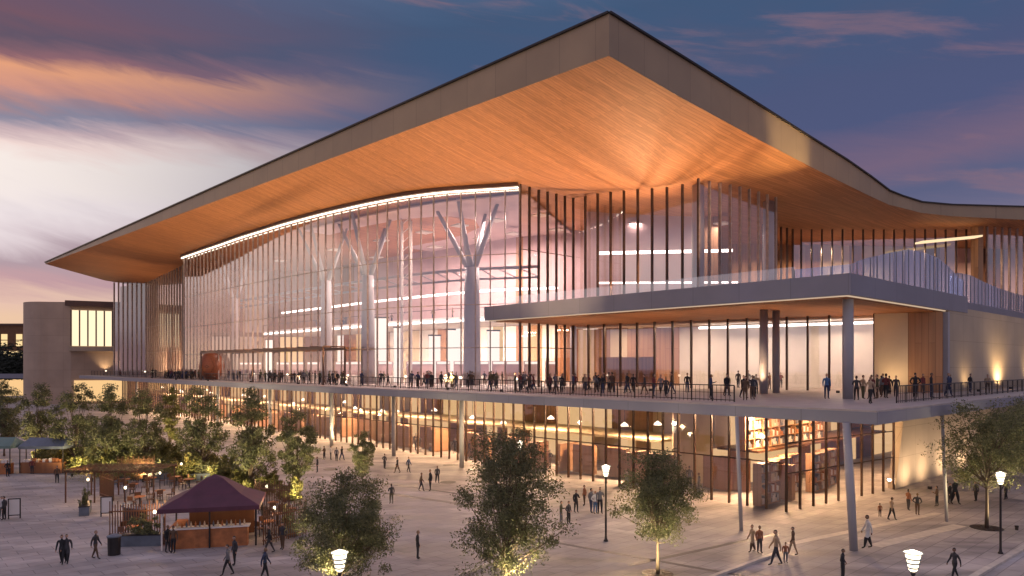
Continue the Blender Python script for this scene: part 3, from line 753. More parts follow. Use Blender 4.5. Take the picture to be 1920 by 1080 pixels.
pt('C',1233,1076,1.0,0,'round tree on a slim bare trunk in a dark grate before the shopfront')
pt('D',1850,990,1.0,0,'spreading tree on a tall trunk behind the right-hand street lamp')
pt('D',1935,955,1.0,2,'tree cut off by the right edge beyond the spreading one')
pt('F',680,912,.68,0,'small pale tree just above the broad bushy tree, by the strollers')
pt('F',558,932,.98,1,'slim upright tree right of the cafe, before the bronze shopfront')
pt('E',470,930,1.0,2,'tall feathery tree directly behind the purple kiosk roof')
pt('E',378,895,.98,3.5,'dark plume tree up behind the cafe enclosure, left of the kiosk apex')
pt('G',318,848,1.0,0,'thin yellow-green tree against the terrace slab')
pt('E',272,890,.95,4.4,'dark dense tree left of the thin yellow-green one')
pt('E',208,890,1.0,5.2,'bushy tree second right of the lone man on open paving')
pt('E',142,882,1.0,.7,'pale-footed tree in line with the tower window')
pt('E',72,862,.98,1.5,'dark-topped tree under the rounded concrete tower')
pt('E',8,855,1.0,2.6,'leftmost tree behind the market stalls')
# low shrubs
bush=make_tree('shrub',21,1.8,2.9,.1,80,M['leafy'],'oval',.12,50)
first=True
for i,(px,py,s) in enumerate(((105,868,1),(160,885,1.1),(215,893,1.2),(262,895,1.1),(310,892,1),(352,900,1.1),(420,905,1.1),(455,932,1.0),(182,872,1.2),(240,876,1.3),(545,938,.8),(500,925,.8),(330,878,1.2),(395,888,1.1),(130,875,1.1),(290,878,1.3),(85,872,1.0))):
    p=gnd(px,py)
    o=bush if first else dup(bush,(p.x,p.y,0),i*1.3,s)
    if first: o.location=(p.x,p.y,0); first=False
    tag(o,'low yellow-green shrub in the planting under the left row of trees','shrub','low shrubs under the left trees')
hed=make_tree('hedge',31,6.5,34,0,420,M['hedge'],'oval',.55,60)
hed.location=(-160,214,ZT+.0); hed.scale=(1.4,.3,.62); tag(hed,'dark clipped hedge on the walkway in front of the brown brick block','hedge')
# tree grates
gr=empty('tree_grate'); mb=MB(); mb.lathe([(.25,.0),(.75,.0),(.75,.02),(.25,.02)],(0,0,.004),24); mb.build('plate',M['dark'],gr)
mb=MB()
for k in range(12):
    a=k*math.pi/6; mb.box((.5*math.cos(a),.5*math.sin(a),.03),(.42,.04,.012),a)
mb.build('ribs',M['mull'],gr)
p=gnd(1233,1076); gr.location=(p.x,p.y,0); tag(gr,'dark round grate at the foot of the slim round tree','tree grate')
p=gnd(1850,990); tag(dup(gr,(p.x,p.y,0),.4,1.2),'dark round grate at the foot of the spreading right-hand tree','tree grate')
# garden spots at the tree feet
spot=empty('ground_spotlight'); mb=MB(); mb.lathe([(.09,0),(.09,.14),(.11,.16),(.11,.26),(.07,.27)],(0,0,0),10); mb.build('housing',M['dark'],spot)
GS='small spotlights set in the ground under the trees'
first=True
for i,(px,py,tx,pw,lab) in enumerate(((700,1085,642,85,'broad bushy tree'),(985,1092,948,95,'tall centre tree'),(1262,1070,1233,75,'slim round tree'),(1838,982,1850,110,'spreading right tree'),(690,915,680,60,'small pale tree'),(548,938,558,70,'slim upright tree'),
    (462,938,470,75,'feathery tree'),(385,905,378,75,'dark plume tree'),(312,853,318,110,'thin yellow tree'),(262,898,272,75,'dark dense tree'),(200,897,208,75,'bushy left tree'),(135,888,142,75,'pale-footed tree'),(66,868,72,80,'dark-topped tree'))):
    q=gnd(tx,py); p=q+Vector((.7 if i%2 else -.7,-1.7,0))
    o=spot if first else dup(spot,(p.x,p.y,0))
    if first: o.location=(p.x,p.y,0); first=False
    tag(o,'small black ground spotlight aimed up into the '+lab,'spotlight',GS)
    WM[o.name]=Matrix.Translation((p.x,p.y,0))
    lamp_obj('spot_lamp','SPOT',(p.x,p.y,.32),pw*(16 if i<4 else 18),(1,.80,.42),o,spot_size=2.3,spot_blend=.9,shadow_soft_size=.06,target=(q.x,q.y,3.0))

# ------------------------------------------------------------------ street lamps
sl=empty('street_lamp')
mb=MB(); mb.lathe([(.13,0),(.13,.05),(.08,.12),(.06,.3),(.048,3.55),(.07,3.6),(.07,3.66)],(0,0,0),12); mb.build('post',M['dark'],sl,True)
mb=MB(); mb.lathe([(.07,3.68),(.13,3.74),(.16,3.95),(.22,4.2),(.17,4.22)],(0,0,0),16); mb.build('lantern',M['lamp'],sl,True)
mb=MB()
for z,r_ in ((3.76,.17),(3.9,.2),(4.04,.235)): mb.lathe([(r_*.72,z),(r_,z+.02),(r_,z+.045),(r_*.72,z+.06)],(0,0,0),18)
mb.lathe([(.25,4.225),(.27,4.26),(.04,4.34)],(0,0,0),18); mb.build('louvre',M['bluegrey'],sl)
first=True
for px,Y,lab in ((637,22,'white glowing lantern low at the front before the broad bushy tree'),(1712,22,'white glowing lantern at the front right, nearest the viewer there'),
    (1136,40.8,'slim black street lamp with lit head beside four standing people'),(1876,38.1,'tall black street lamp lit beside the spreading right tree'),(975,54,'lit street lamp mostly hidden behind the tall centre tree')):
    p=at(px,Y); o=sl if first else dup(sl,(p.x,p.y,0))
    if first: o.location=(p.x,p.y,0); first=False
    tag(o,lab,'street lamp','street lamps on the plaza'); WM[o.name]=Matrix.Translation((p.x,p.y,0))
    lamp_obj('lamp_bulb','POINT',(p.x,p.y,4.55),150,(1,.78,.5),o,shadow_soft_size=.15)

# ------------------------------------------------------------------ kiosk and cafe
k0=gnd(403,1012); kx,ky=k0.x,k0.y
ki=empty('kiosk',(kx,ky,0),.25); tag(ki,'open drinks kiosk with peaked dark purple canvas roof and orange counter','kiosk')
def kp(x,y,z): c,s=math.cos(.25),math.sin(.25); return (kx+x*c-y*s,ky+x*s+y*c,z)
mb=MB(); 
ov=[kp(-2.6,-2.1,2.25),kp(2.6,-2.1,2.25),kp(2.6,2.1,2.25),kp(-2.6,2.1,2.25)]; iv=[kp(-.5,-.35,3.55),kp(.5,-.35,3.55),kp(.5,.35,3.55),kp(-.5,.35,3.55)]
mv=[tuple((Vector(a)*.5+Vector(b)*.5)-Vector((0,0,.13))) for a,b in zip(ov,iv)]
lo=[(p[0],p[1],2.02) for p in ov]; ap=[kp(0,0,3.75)]
mb.add(ov+mv+iv+lo+ap,[(i,(i+1)%4,4+(i+1)%4,4+i) for i in range(4)]+[(4+i,4+(i+1)%4,8+(i+1)%4,8+i) for i in range(4)]+[(12+i,12+(i+1)%4,(i+1)%4,i) for i in range(4)]+[(8+i,8+(i+1)%4,16) for i in range(4)]+[(15,14,13,12)])
mb.build('canopy_roof',M['purple'],ki)
for x,y in ((-2.4,-1.9),(2.4,-1.9),(2.4,1.9),(-2.4,1.9),(0,-1.9)):
    mb=MB(); a=kp(x,y,0); mb.tube([a,(a[0],a[1],2.1)],.05,8); mb.build('post',M['white'] if x<-2 and y<0 else M['dark'],ki)
mb=MB(); c=kp(0,-1.5,.52); mb.box(c,(3.9,.6,1.04),.25); c=kp(-1.9,0,.52); mb.box(c,(.6,2.4,1.04),.25); co=mb.build('counter',M['orange'],ki)
mb=MB(); c=kp(0,-1.5,1.08); mb.box(c,(4.1,.75,.06),.25); mb.build('counter_top',M['white'],co)
mb=MB(); c=kp(.2,1.6,1.0); mb.box(c,(3.6,.5,2.0),.25); mb.build('back_cabinet',M['woodd'],ki)
BM=[M['cream'],M['orange'],M['bluegrey']]
for k in range(16):
    c=kp(-1.7+k*.23,-1.5,1.11); mb=MB(); mb.lathe([(.05,0),(.05,.18),(.02,.24),(.02,.3)],c,8); mb.build('bottle',BM[k%3],ki)
for k in range(18):
    c=kp(-1.5+k*.2,1.45,2.0); mb=MB(); mb.lathe([(.05,0),(.05,.12),(.02,.2)],c,8); mb.build('bottle',BM[(k*2)%3],ki)
lamp_obj('kiosk_lamp','POINT',kp(0,-.2,1.95),60,(1,.62,.3),ki,shadow_soft_size=.15)
mb=MB(); mb.lathe([(.08,0),(.12,.06),(.1,.16),(.04,.2)],kp(0,-.2,1.8),10); mb.build('lamp_shade',M['lamp'],ki)
# cafe furniture
tab=empty('cafe_table'); mb=MB(); mb.lathe([(.36,.70),(.38,.72),(.38,.75),(.36,.76)],(0,0,0),16); mb.build('table_top',M['orange'],tab)
mb=MB(); mb.lathe([(.22,0),(.22,.03),(.04,.06),(.04,.7)],(0,0,0),10); mb.build('pedestal',M['dark'],tab)
chr_=empty('cafe_chair'); mb=MB(); mb.box((0,0,.45),(.42,.42,.04)); mb.build('seat',M['woodd'],chr_)
mb=MB(); mb.box((0,.2,.75),(.42,.04,.3)); mb.build('backrest',M['woodd'],chr_)
for x in (-.18,.18):
    for y in (-.18,.18):
        mb=MB(); mb.tube([(x,y,0),(x*.95,y*.95,.44 if y<0 else .85)],.018,6); mb.build('leg',M['dark'],chr_)
tf=cf=True; rr=random.Random(11)
for i,(px,py) in enumerate(((250,925),(285,912),(330,910),(262,950),(235,915),(300,938),(355,915),(520,985),(505,1000),(545,975),(275,1000),(250,1010),(512,962))):
    p=gnd(px,py); o=tab if tf else dup(tab,(p.x,p.y,0))
    if tf: o.location=(p.x,p.y,0); tf=False
    tag(o,'small round orange cafe table around the purple-roofed kiosk','table','round cafe tables by the kiosk')
    for j in range(3):
        a=rr.uniform(0,1)+j*2.1; x=p.x+.75*math.cos(a); y=p.y+.75*math.sin(a)
        o=chr_ if cf else dup(chr_,(x,y,0),a-math.pi/2)
        if cf: o.location=(x,y,0); o.rotation_euler=(0,0,a-math.pi/2); cf=False
        tag(o,'dark wooden cafe chair at a round table by the kiosk','chair','cafe chairs by the kiosk')
pl=empty('planter_box'); mb=MB()
mb.box((0,0,.3),(2.2,.6,.6)); mb.build('box',M['bluegrey'],pl)
mb=MB(); mb.box((0,0,.62),(2.26,.66,.05)); mb.build('rim',M['dark'],pl)
fm=make_tree('foliage_tmp',51,1.5,2.1,.6,22,M['leaf'],'oval',.1,40)
for ch in list(fm.children):
    if ch.name.startswith('crown'):
        ch.parent=pl; ch.name='foliage'; ch.scale=(1,.4,1)
    else: bpy.data.objects.remove(ch)
bpy.data.objects.remove(fm)
first=True
for i,(px,py,rz,lab) in enumerate(((160,962,-1.1,'end of the cafe enclosure nearest the open paving'),(215,908,.15,'back left of the cafe enclosure'),(300,898,.1,'back of the cafe enclosure behind the round tables'),(268,1022,.1,'front of the cafe just left of the kiosk post'),(540,1000,-1.0,'right side of the kiosk'),(375,900,.1,'rear right of the cafe under the dark plume tree'))):
    p=gnd(px,py); o=pl if first else dup(pl,(p.x,p.y,0),rz)
    if first: o.location=(p.x,p.y,0); o.rotation_euler=(0,0,rz); first=False
    tag(o,'blue-grey planter at the '+lab,'planter','planter boxes around the cafe')
# slatted screens with thin posts
scn=empty('slatted_screen'); mb=MB()
for k in range(22): mb.box((-1.5+k*.143,0,1.0),(.05,.04,1.9 if k%3 else 2.3))
mb.box((0,0,.25),(3.1,.06,.07)); mb.box((0,0,1.55),(3.1,.06,.07)); mb.build('slats',M['woodd'],scn)
first=True
for i,(px,py,rz,lab) in enumerate(((200,935,-.75,'left end of the cafe'),(258,1008,.15,'front of the cafe left of the kiosk'),(510,960,-.4,'cafe behind the right kiosk post'),(255,902,.1,'back of the cafe by the trees'),(535,1012,1.0,'right end of the cafe beside the broad bushy tree'))):
    p=gnd(px,py); o=scn if first else dup(scn,(p.x,p.y,0),rz)
    if first: o.location=(p.x,p.y,0); o.rotation_euler=(0,0,rz); first=False
    tag(o,'brown slatted timber screen at the '+lab,'screen','slatted screens around the cafe')
bar=empty('curved_bar'); p=gnd(222,985); bar.location=(p.x,p.y,0); WM[bar.name]=Matrix.Translation((p.x,p.y,0))
mb=MB(); mt=MB()
for k in range(10):
    a=math.pi*1.0+k*.13; b=a+.13; A_=(p.x+1.4*2*math.cos(a)+2.4,p.y+2.0+2*math.sin(a)); B_=(p.x+2.8*math.cos(b)+2.4,p.y+2.0+2*math.sin(b))
    mb.bar((A_[0],A_[1],.5),(B_[0],B_[1],.5),.4,1.0); mt.bar((A_[0],A_[1],1.03),(B_[0],B_[1],1.03),.6,.05)
mb.build('front',M['dark'],bar); mt.build('top',M['bluegrey'],bar); tag(bar,'low dark curved bar counter left of the purple kiosk','bar counter')
p=gnd(228,935); cg=empty('cafe_pergola',(p.x,p.y,0)); x0,y0=p.x,p.y
for dx in (-3.2,-1.1,1.1,3.2):
    for dy in (-1.6,1.6): mb=MB(); mb.box((x0+dx,y0+dy,1.1),(.08,.08,2.2)); mb.build('post',M['woodd'],cg)
mb=MB()
for dy in (-1.6,1.6): mb.box((x0,y0+dy,2.25),(6.9,.1,.12))
for k in range(18): mb.box((x0-3.3+k*.388,y0,2.36),(.05,3.7,.08))
mb.build('roof_beams',M['woodd'],cg)
mb=MB(); r_=random.Random(4)
for k in range(3200):
    c=Vector((x0+r_.uniform(-3.3,3.3),y0+r_.choice((-1.6,1.6,-.5,.6))+r_.gauss(0,.3),2.45-abs(r_.gauss(0,.4)))); a=r_.uniform(0,6.3); d=Vector((math.cos(a),math.sin(a),r_.uniform(-.6,.6)))*.08; e=Vector((-math.sin(a),math.cos(a),.3))*.035
    mb.add([c-d,c+e,c+d,c-e],[(0,1,2,3)])
mb.build('climbing_leaves',M['leafy'],cg); tag(cg,'timber cafe pergola with climbing leaves over the round tables','pergola')
lt=empty('cafe_lantern'); mb=MB(); mb.lathe([(.12,0),(.12,.03),(.025,.06),(.02,1.5)],(0,0,0),8); mb.build('post',M['dark'],lt)
mb=MB(); mb.lathe([(.04,1.5),(.085,1.55),(.085,1.65),(.04,1.7)],(0,0,0),12); mb.build('globe',M['lamp'],lt,True)
first=True
for px,py in ((165,940),(235,958),(300,925),(340,905),(290,1012),(515,1003),(500,955)):
    p=gnd(px,py); o=lt if first else dup(lt,(p.x,p.y,0))
    if first: o.location=(p.x,p.y,0); first=False
    tag(o,'slim cafe lantern with a small glowing globe near the purple-roofed kiosk','lantern','globe lanterns around the cafe'); WM[o.name]=Matrix.Translation((p.x,p.y,0))
    lamp_obj('lantern_bulb','POINT',(p.x,p.y,1.95),70,(1,.62,.30),o,shadow_soft_size=.1)
def easel(px,py,lab):
    p=gnd(px,py); o=empty('board_sign',(p.x,p.y,0),.3)
    mb=MB(); mb.box((p.x,p.y,.75),(.6,.05,1.0),.3); mb.build('panel',M['white'],o)
    mb=MB()
    for s_ in (-.33,.33): mb.box((p.x+s_*math.cos(.3),p.y+s_*math.sin(.3),.65),(.06,.08,1.3),.3)
    mb.box((p.x,p.y,1.28),(.7,.08,.06),.3); mb.box((p.x,p.y,.22),(.7,.08,.06),.3); mb.build('frame',M['dark'],o); tag(o,lab,'sign board')
easel(27,972,'framed blank board standing by the couple at the left edge'); easel(200,968,'pale blank board propped by the curved bar')
# market stalls at far left
def stall(px,py,w,top,mat,lab,front):
    p=gnd(px,py); o=empty('market_stall',(p.x,p.y,0)); x,y=p.x,p.y
    mb=MB(); v=[(x-w/2,y-1.2,top),(x+w/2,y-1.2,top),(x+w/2,y+1.2,top),(x-w/2,y+1.2,top),(x-w/2+.3,y,top+.7),(x+w/2-.3,y,top+.7)]
    v+=[(a,b,top-.25) for a,b,_ in v[:4]]
    mb.add(v,[(0,1,5,4),(2,3,4,5),(1,2,5),(3,0,4),(6,7,1,0),(7,8,2,1),(8,9,3,2),(9,6,0,3),(9,8,7,6)]); mb.build('awning',mat,o)
    for dx in (-w/2+.1,w/2-.1):
        for dy in (-1.1,1.1): mb=MB(); mb.tube([(x+dx,y+dy,0),(x+dx,y+dy,top)],.05,8); mb.build('post',M['dark'],o)
    mb=MB(); mb.box((x,y-.8,.5),(w-.4,.7,1.0)); mb.build('counter',front,o)
    mb=MB(); r_=random.Random(px)
    for k in range(int(w*3)):
        h=r_.uniform(.12,.4); mb.box((x-w/2+.4+k*.3,y-.8,1.0+h/2),(.22,.3,h),0,r_.randrange(3))
    mb.build('goods',[M['orange'],M['cream'],M['white']],o)
    lamp_obj('stall_lamp','POINT',(x,y,top-.3),70,(1,.6,.3),o,shadow_soft_size=.15); tag(o,lab,'market stall','market stalls at the left edge')
    mb=MB(); mb.lathe([(.05,.12),(.1,0),(.02,-.02)],(x,y,top-.14),10); mb.build('lamp_shade',M['lamp'],o)
stall(2,886,3.4,2.6,M['teal'],'market stall with pale green awning at the left edge',M['orange'])
stall(92,884,4.2,2.5,M['bluegrey'],'market stall with grey awning right of the green one',M['woodw'])
# litter bin near the front couple
p=gnd(214,1040); bn=empty('litter_bin',(p.x,p.y,0)); mb=MB(); mb.lathe([(.3,0),(.32,.9),(.34,.95)],(p.x,p.y,0),14); mb.build('body',M['dark'],bn); mb=MB(); mb.lathe([(.36,0),(.36,.06),(.15,.14)],(p.x,p.y,.951),14); mb.build('lid',M['bluegrey'],bn); tag(bn,'round dark litter bin on the paving left of the cafe front','bin')

# ------------------------------------------------------------------ terrace pergola and pod
pg=empty('pergola',(-30,102,ZT)); tag(pg,'thin brown flat-roofed pergola on the terrace before the tall glass','pergola')
a=at(377,118.5); b=at(606,87.5); n2=Vector((.72,.69,0))*3.0
mb=MB(); mb.bar((a.x,a.y,12.1),(b.x,b.y,12.1),.3,.3); a2=a+n2; b2=b+n2; mb.bar((a2.x,a2.y,12.1),(b2.x,b2.y,12.1),.3,.3)
for k in range(13):
    p=a+(b-a)*(k/12); q=p+n2; mb.bar((p.x,p.y,12.33),(q.x,q.y,12.33),.15,.15)
mb.build('roof',M['brown'],pg)
for k in (0,.5,1):
    for base in (a,a2):
        p=base+(b-a)*k; mb=MB(); mb.box((p.x,p.y,(ZT+11.95)/2),(.2,.2,11.95-ZT),.7); mb.build('post',M['brown'],pg)
p=at(397,120.5); pod=MB(); 
pod.lathe([(.9,0),(1.7,.9),(2.05,2.2),(1.8,3.6),(1.2,4.3),(.3,4.6)],(p.x,p.y,ZT),20); po=pod.build('pod',wood('pod_timber',(.34,.10,.04),(.27,.08,.03),.3,3),None,True); tag(po,'rounded reddish timber pod on the terrace under the pergola end','pod')
# small terrace lamps
tl=empty('terrace_lamp'); mb=MB(); mb.lathe([(.06,0),(.04,.05),(.03,.9)],(0,0,0),8); mb.build('post',M['dark'],tl); mb=MB(); mb.lathe([(.05,.9),(.17,1.02),(.17,1.12),(.05,1.24)],(0,0,0),12); mb.build('globe',M['lamp'],tl,True)
first=True
for u,v in ((178,4),(150,5),(143,4.5),(121,5),(108,5),(96,6),(84,6),(70,8),(58,9),(46,8),(36,7)):
    p=W(u,v,ZT); o=tl if first else dup(tl,tuple(p))
    if first: o.location=p; first=False
    tag(o,'small glowing globe lamp among the people on the terrace','lamp','globe lamps along the terrace')

# ------------------------------------------------------------------ people
def make_person(pose,seed):
    r=random.Random(seed); J=[]; E=[]; Rd=[]; TG=[]
    def j(p,rad,par=None,tagp=None):
        J.append(Vector(p)); Rd.append(rad)
        if par is not None: E.append((par,len(J)-1)); TG.append(tagp)
        return len(J)-1
    st=pose.get('stride',.05); am=pose.get('arm',0)
    hip=j((0,0,.96),.14); wa=j((0,.0,1.10),.125,hip,'top'); ch=j((0,.0,1.30),.148,wa,'top'); nk=j((0,-.005,1.46),.06,ch,'top'); hd=j((0,-.02,1.54),.055,nk,'skin')
    for s in (-1,1):
        dy=st*s
        th=j((s*.09,0,.90),.115 if pose.get('coat') else .105,hip,'leg'); kn=j((s*.10,-dy*.55-.02,.50),.105 if pose.get('coat') else .072,th,'leg'); an=j((s*.10,-dy+(.10*abs(st) if dy<0 else 0)*2,.085),.042,kn,'leg')
        to=j((s*.115,-dy-.15,.04),.038,an,'shoe')
        sh=j((s*.195,.0,1.39),.075,ch,'top')
        if am==1 and s==1:   # phone / pointing
            el=j((s*.25,-.05,1.13),.055,sh,'top'); wr=j((s*.15,-.27,1.20),.038,el,'top'); dirv=Vector((-.3,-.6,.35))
        elif am==2:          # hands on hips / bag
            el=j((s*.33,.04,1.14),.055,sh,'top'); wr=j((s*.20,-.10,.98),.038,el,'top'); dirv=Vector((-s*.5,-.5,-.4))
        else:
            el=j((s*.245,.03+dy*.35,1.12),.055,sh,'top'); wr=j((s*.25,-.04+dy*.8,.88),.038,el,'top'); dirv=Vector((0,-.15,-1))
        dirv.normalize(); pm=j(J[wr]+dirv*.06,.030,wr,'skin'); side=dirv.cross(Vector((0,1,0)) if abs(dirv.y)<.8 else Vector((0,0,1))).normalized()
        side=dirv.cross(side).normalized()
        for k in range(4):
            b_=J[pm]+side*(k-1.5)*.017; l=(.062,.072,.068,.052)[k]
            m1=j(b_+dirv*l*.6,.0085,pm,'skin'); j(b_+dirv*l*1.05+Vector((0,-.012,0)),.0075,m1,'skin')
        t1=j(J[wr]+dirv*.04+side*.035,.010,wr,'skin'); j(J[wr]+dirv*.075+side*.05,.008,t1,'skin')
    me=bpy.data.meshes.new('p'); me.from_pydata(J,E,[]); ob=bpy.data.objects.new('p',me); COL.objects.link(ob)
    m=ob.modifiers.new('s','SKIN'); 
    if not me.skin_vertices: 
        bm=bmesh.new(); bm.from_mesh(me); bm.verts.layers.skin.verify(); bm.to_mesh(me); bm.free()
    for i,sv in enumerate(me.skin_vertices[0].data): sv.radius=(Rd[i],Rd[i]*(.72 if i in (wa,ch,hip) else 1)); sv.use_root=(i==0)
    ob.modifiers.new('b','SUBSURF').levels=1; 
    dg=bpy.context.evaluated_depsgraph_get(); dg.update(); ev=bpy.data.meshes.new_from_object(ob.evaluated_get(dg))
    bpy.data.objects.remove(ob)
    bm=bmesh.new(); bm.from_mesh(ev)
    idx={'top':0,'leg':1,'skin':2,'hair':3,'shoe':4}
    def seg_d(p,a,b):
        ab=b-a; t=max(0,min(1,(p-a).dot(ab)/max(ab.length_squared,1e-9))); return (p-a-ab*t).length
    coat=pose.get('coat',0)
    for f in bm.faces:
        c=f.calc_center_median(); best=min(range(len(E)),key=lambda k: seg_d(c,J[E[k][0]],J[E[k][1]])-.6*max(Rd[E[k][0]],Rd[E[k][1]]))
        t=TG[best]
        if t=='leg' and c.z>(.62 if coat else .93): t='top'
        f.material_index=idx[t]; f.smooth=True
    # head: skull, nose, ears, eye sockets; hair cap
    sp=bmesh.ops.create_uvsphere(bm,u_segments=16,v_segments=12,radius=1)
    for v in sp['verts']:
        x,y,z=v.co; k=1.0
        w=.078*(1-.22*max(0,-z)); d_=.098*(1-.10*max(0,-z))
        nx,ny,nz=x*w,y*d_,z*.122
        if y<-.85 and -.35<z<.1: ny-=.018                # nose
        if y<-.6 and .05<z<.3 and .2<abs(x)<.6: ny+=.008 # eye sockets
        if abs(x)>.93 and abs(z)<.3: nx*=1.14            # ears
        v.co=(nx,ny-.025,nz+1.645)
    for v in sp['verts']:
        for f in v.link_faces:
            c=f.calc_center_median(); f.smooth=True
            f.material_index=3 if (c.z>1.70 or (c.y>.0 and c.z>(1.50 if pose.get('long') else 1.60))) else 2
    bmesh.ops.recalc_face_normals(bm,faces=bm.faces[:])
    out=bpy.data.meshes.new('person'); bm.to_mesh(out); bm.free()
    for k in range(5): out.materials.append(None)
    # scale to 1.0 m high reference
    out.transform(Matrix.Scale(1/1.767,4)); return out
POSES=[make_person(p,i) for i,p in enumerate((dict(stride=.04),dict(stride=.26),dict(stride=.05,arm=1,long=1),dict(stride=.20,coat=1,long=1),dict(stride=-.22),dict(stride=.03,arm=2)))]
rp=random.Random(5); TOPS=['black','charcoal','navy','grey','brown','black','charcoal','tan','maroon','olive']; LEGS=['black','charcoal','navy','black','brown']
def person(p,h,rz,pose,top=None,leg=None,label=None,group=None):
    o=bpy.data.objects.new('person',POSES[pose]); COL.objects.link(o)
    o.location=p; o.rotation_euler=(0,0,rz); o.scale=(h,h,h)
    ms=[CL[top or rp.choice(TOPS)],CL[leg or rp.choice(LEGS)],M['skin'] if rp.random()<.75 else M['skin2'],M['hair'] if rp.random()<.8 else M['hair2'],M['shoe']]
    for s_,m in zip(o.material_slots,ms): s_.link='OBJECT'; s_.material=m
    tag(o,label,'person',group); return o
GP='people on the plaza'
for px,fy,hy,pose,top,leg,lab in (
 (116,1057,1010,1,'black','black','person in black walking beside another at the lower left of the plaza'),
 (125,1056,1012,3,'charcoal','black','long-coated person on the right of the dark pair at lower left'),
 (179,1048,1003,4,'charcoal','brown','person striding alone left of the litter bin'),
 (107,906,873,0,'brown','black','person standing alone on open paving right of the market stalls'),
 (60,889,862,0,'maroon','charcoal','person between the two market stall counters'),
 (14,894,868,5,'black','black','person in front of the green-awning stall'),
 (8,975,930,0,'charcoal','black','person at the left edge beside the framed board'),
 (3,973,932,2,'white','grey','person in a pale top at the very left edge'),
 (325,1037,990,0,'brown','black','person at the left front corner post of the kiosk'),
 (314,1036,994,2,'black','charcoal','person phone in hand just left of the kiosk corner post'),
 (427,1079,1032,1,'grey','black','person in grey walking at the bottom edge below the kiosk'),
 (440,1060,1030,0,'charcoal','black','dark person behind the grey walker below the kiosk'),
 (497,1086,1047,4,'navy','black','person cut by the bottom edge left of the broad bushy tree'),
 (505,1037,995,1,'black','charcoal','person walking by the right front of the kiosk'),
 (530,1030,988,0,'charcoal','brown','person standing at the cafe screen next to the broad bushy tree'),
 (595,886,866,0,'black','black','person standing just right of the slim upright tree'),
 (608,862,842,2,'brown','black','first of the loose group by the glass beyond the slim upright tree'),
 (620,862,843,5,'white','charcoal','pale-topped person in the group by the glass'),
 (631,865,843,0,'grey','black','grey-topped person in the group by the glass'),
 (641,863,843,1,'black','navy','person walking off at the right of the group by the glass'),
 (721,879,852,5,'charcoal','black','leftmost of three people by the pale column'),
 (745,887,860,1,'black','brown','middle of three people by the pale column, walking'),
 (766,886,860,4,'navy','black','rightmost of three people by the pale column'),
 (790,921,893,4,'brown','charcoal','stooped walker in brown at the dark paving band'),
 (807,921,880,0,'black','black','tall dark person beside the brown-clad walker at the paving band'),
 (820,906,878,1,'charcoal','black','person walking ahead of the pair at the paving band'),
 (734,945,912,2,'charcoal','olive','person between the broad bushy tree and the paving band'),
 (783,1048,1003,0,'black','charcoal','lone dark figure on empty paving between the two big front trees'),
 (1052,983,947,2,'olive','grey','person in olive at the right side of the tall centre tree'),
 (1066,983,956,5,'charcoal','black','shorter dark person next to the one in olive'),
 (1080,961,918,2,'black','black','dark person with raised hand left of the slim black street lamp'),
 (1096,948,922,0,'rust','brown','person in rust farther off behind the street lamp group'),
 (1108,962,915,0,'grey','navy','left of three standing close beside the slim street lamp'),
 (1116,963,920,5,'white','blue','middle of three beside the slim street lamp, in white'),
 (1125,963,913,2,'grey','black','right of three beside the slim street lamp'),
 (1411,1035,998,3,'tan','brown','person in a tan coat left of the light kerb'),
 (1424,1037,999,0,'rust','charcoal','person in rust close to the tan coat'),
 (1455,1060,993,1,'tan','charcoal','tall person in tan leading a small child'),
 (1473,1055,1016,0,'rust','grey','small child walking between two adults'),
 (1487,1040,992,4,'brown','tan','adult in brown striding right of the child'),
 (1580,1088,1042,5,'black','black','dark person at the bottom edge left of the leaning column'),
 (1627,1028,965,3,'white','black','person in a white coat next to the leaning column'),
 (1672,975,937,4,'tan','black','person in tan walking on the lit paving beyond the leaning column'),
 (1650,969,952,0,'rust','brown','small child behind the person in tan'),
 (1703,957,932,2,'rust','charcoal','left of two people before the concrete wall'),
 (1720,966,927,5,'charcoal','brown','dark-jacketed right of two people before the concrete wall'),
 (1757,950,920,2,'brown','black','person by the thin right column'),
 (1781,945,905,0,'black','black','left of two dark figures right of the thin column'),
 (1791,945,897,3,'black','black','long-coated right of two dark figures by the thin column'),
 (1830,940,913,0,'charcoal','black','person beyond the trunk of the spreading tree'),
 (1886,937,905,3,'charcoal','black','person behind the right street lamp'),
 (1790,1086,1055,1,'charcoal','black','person cut off by the bottom edge near the right front lantern')):
    p=gnd(px,fy); h=(fy-hy)/(fy-HY)*CH
    h=h if 'child' in lab and 'leading' not in lab and 'right of' not in lab and 'behind the' not in lab else max(1.48,min(1.9,h))
    if lab.startswith('small child'): h=max(.9,min(1.15,(fy-hy)/(fy-HY)*CH))
    person(p,h,rp.uniform(0,6.28) if pose not in (1,3,4) else rp.choice((1.2,1.6,-1.4,-1.7,.3)),pose,top,leg,lab,GP)
GT2='people out on the terrace'
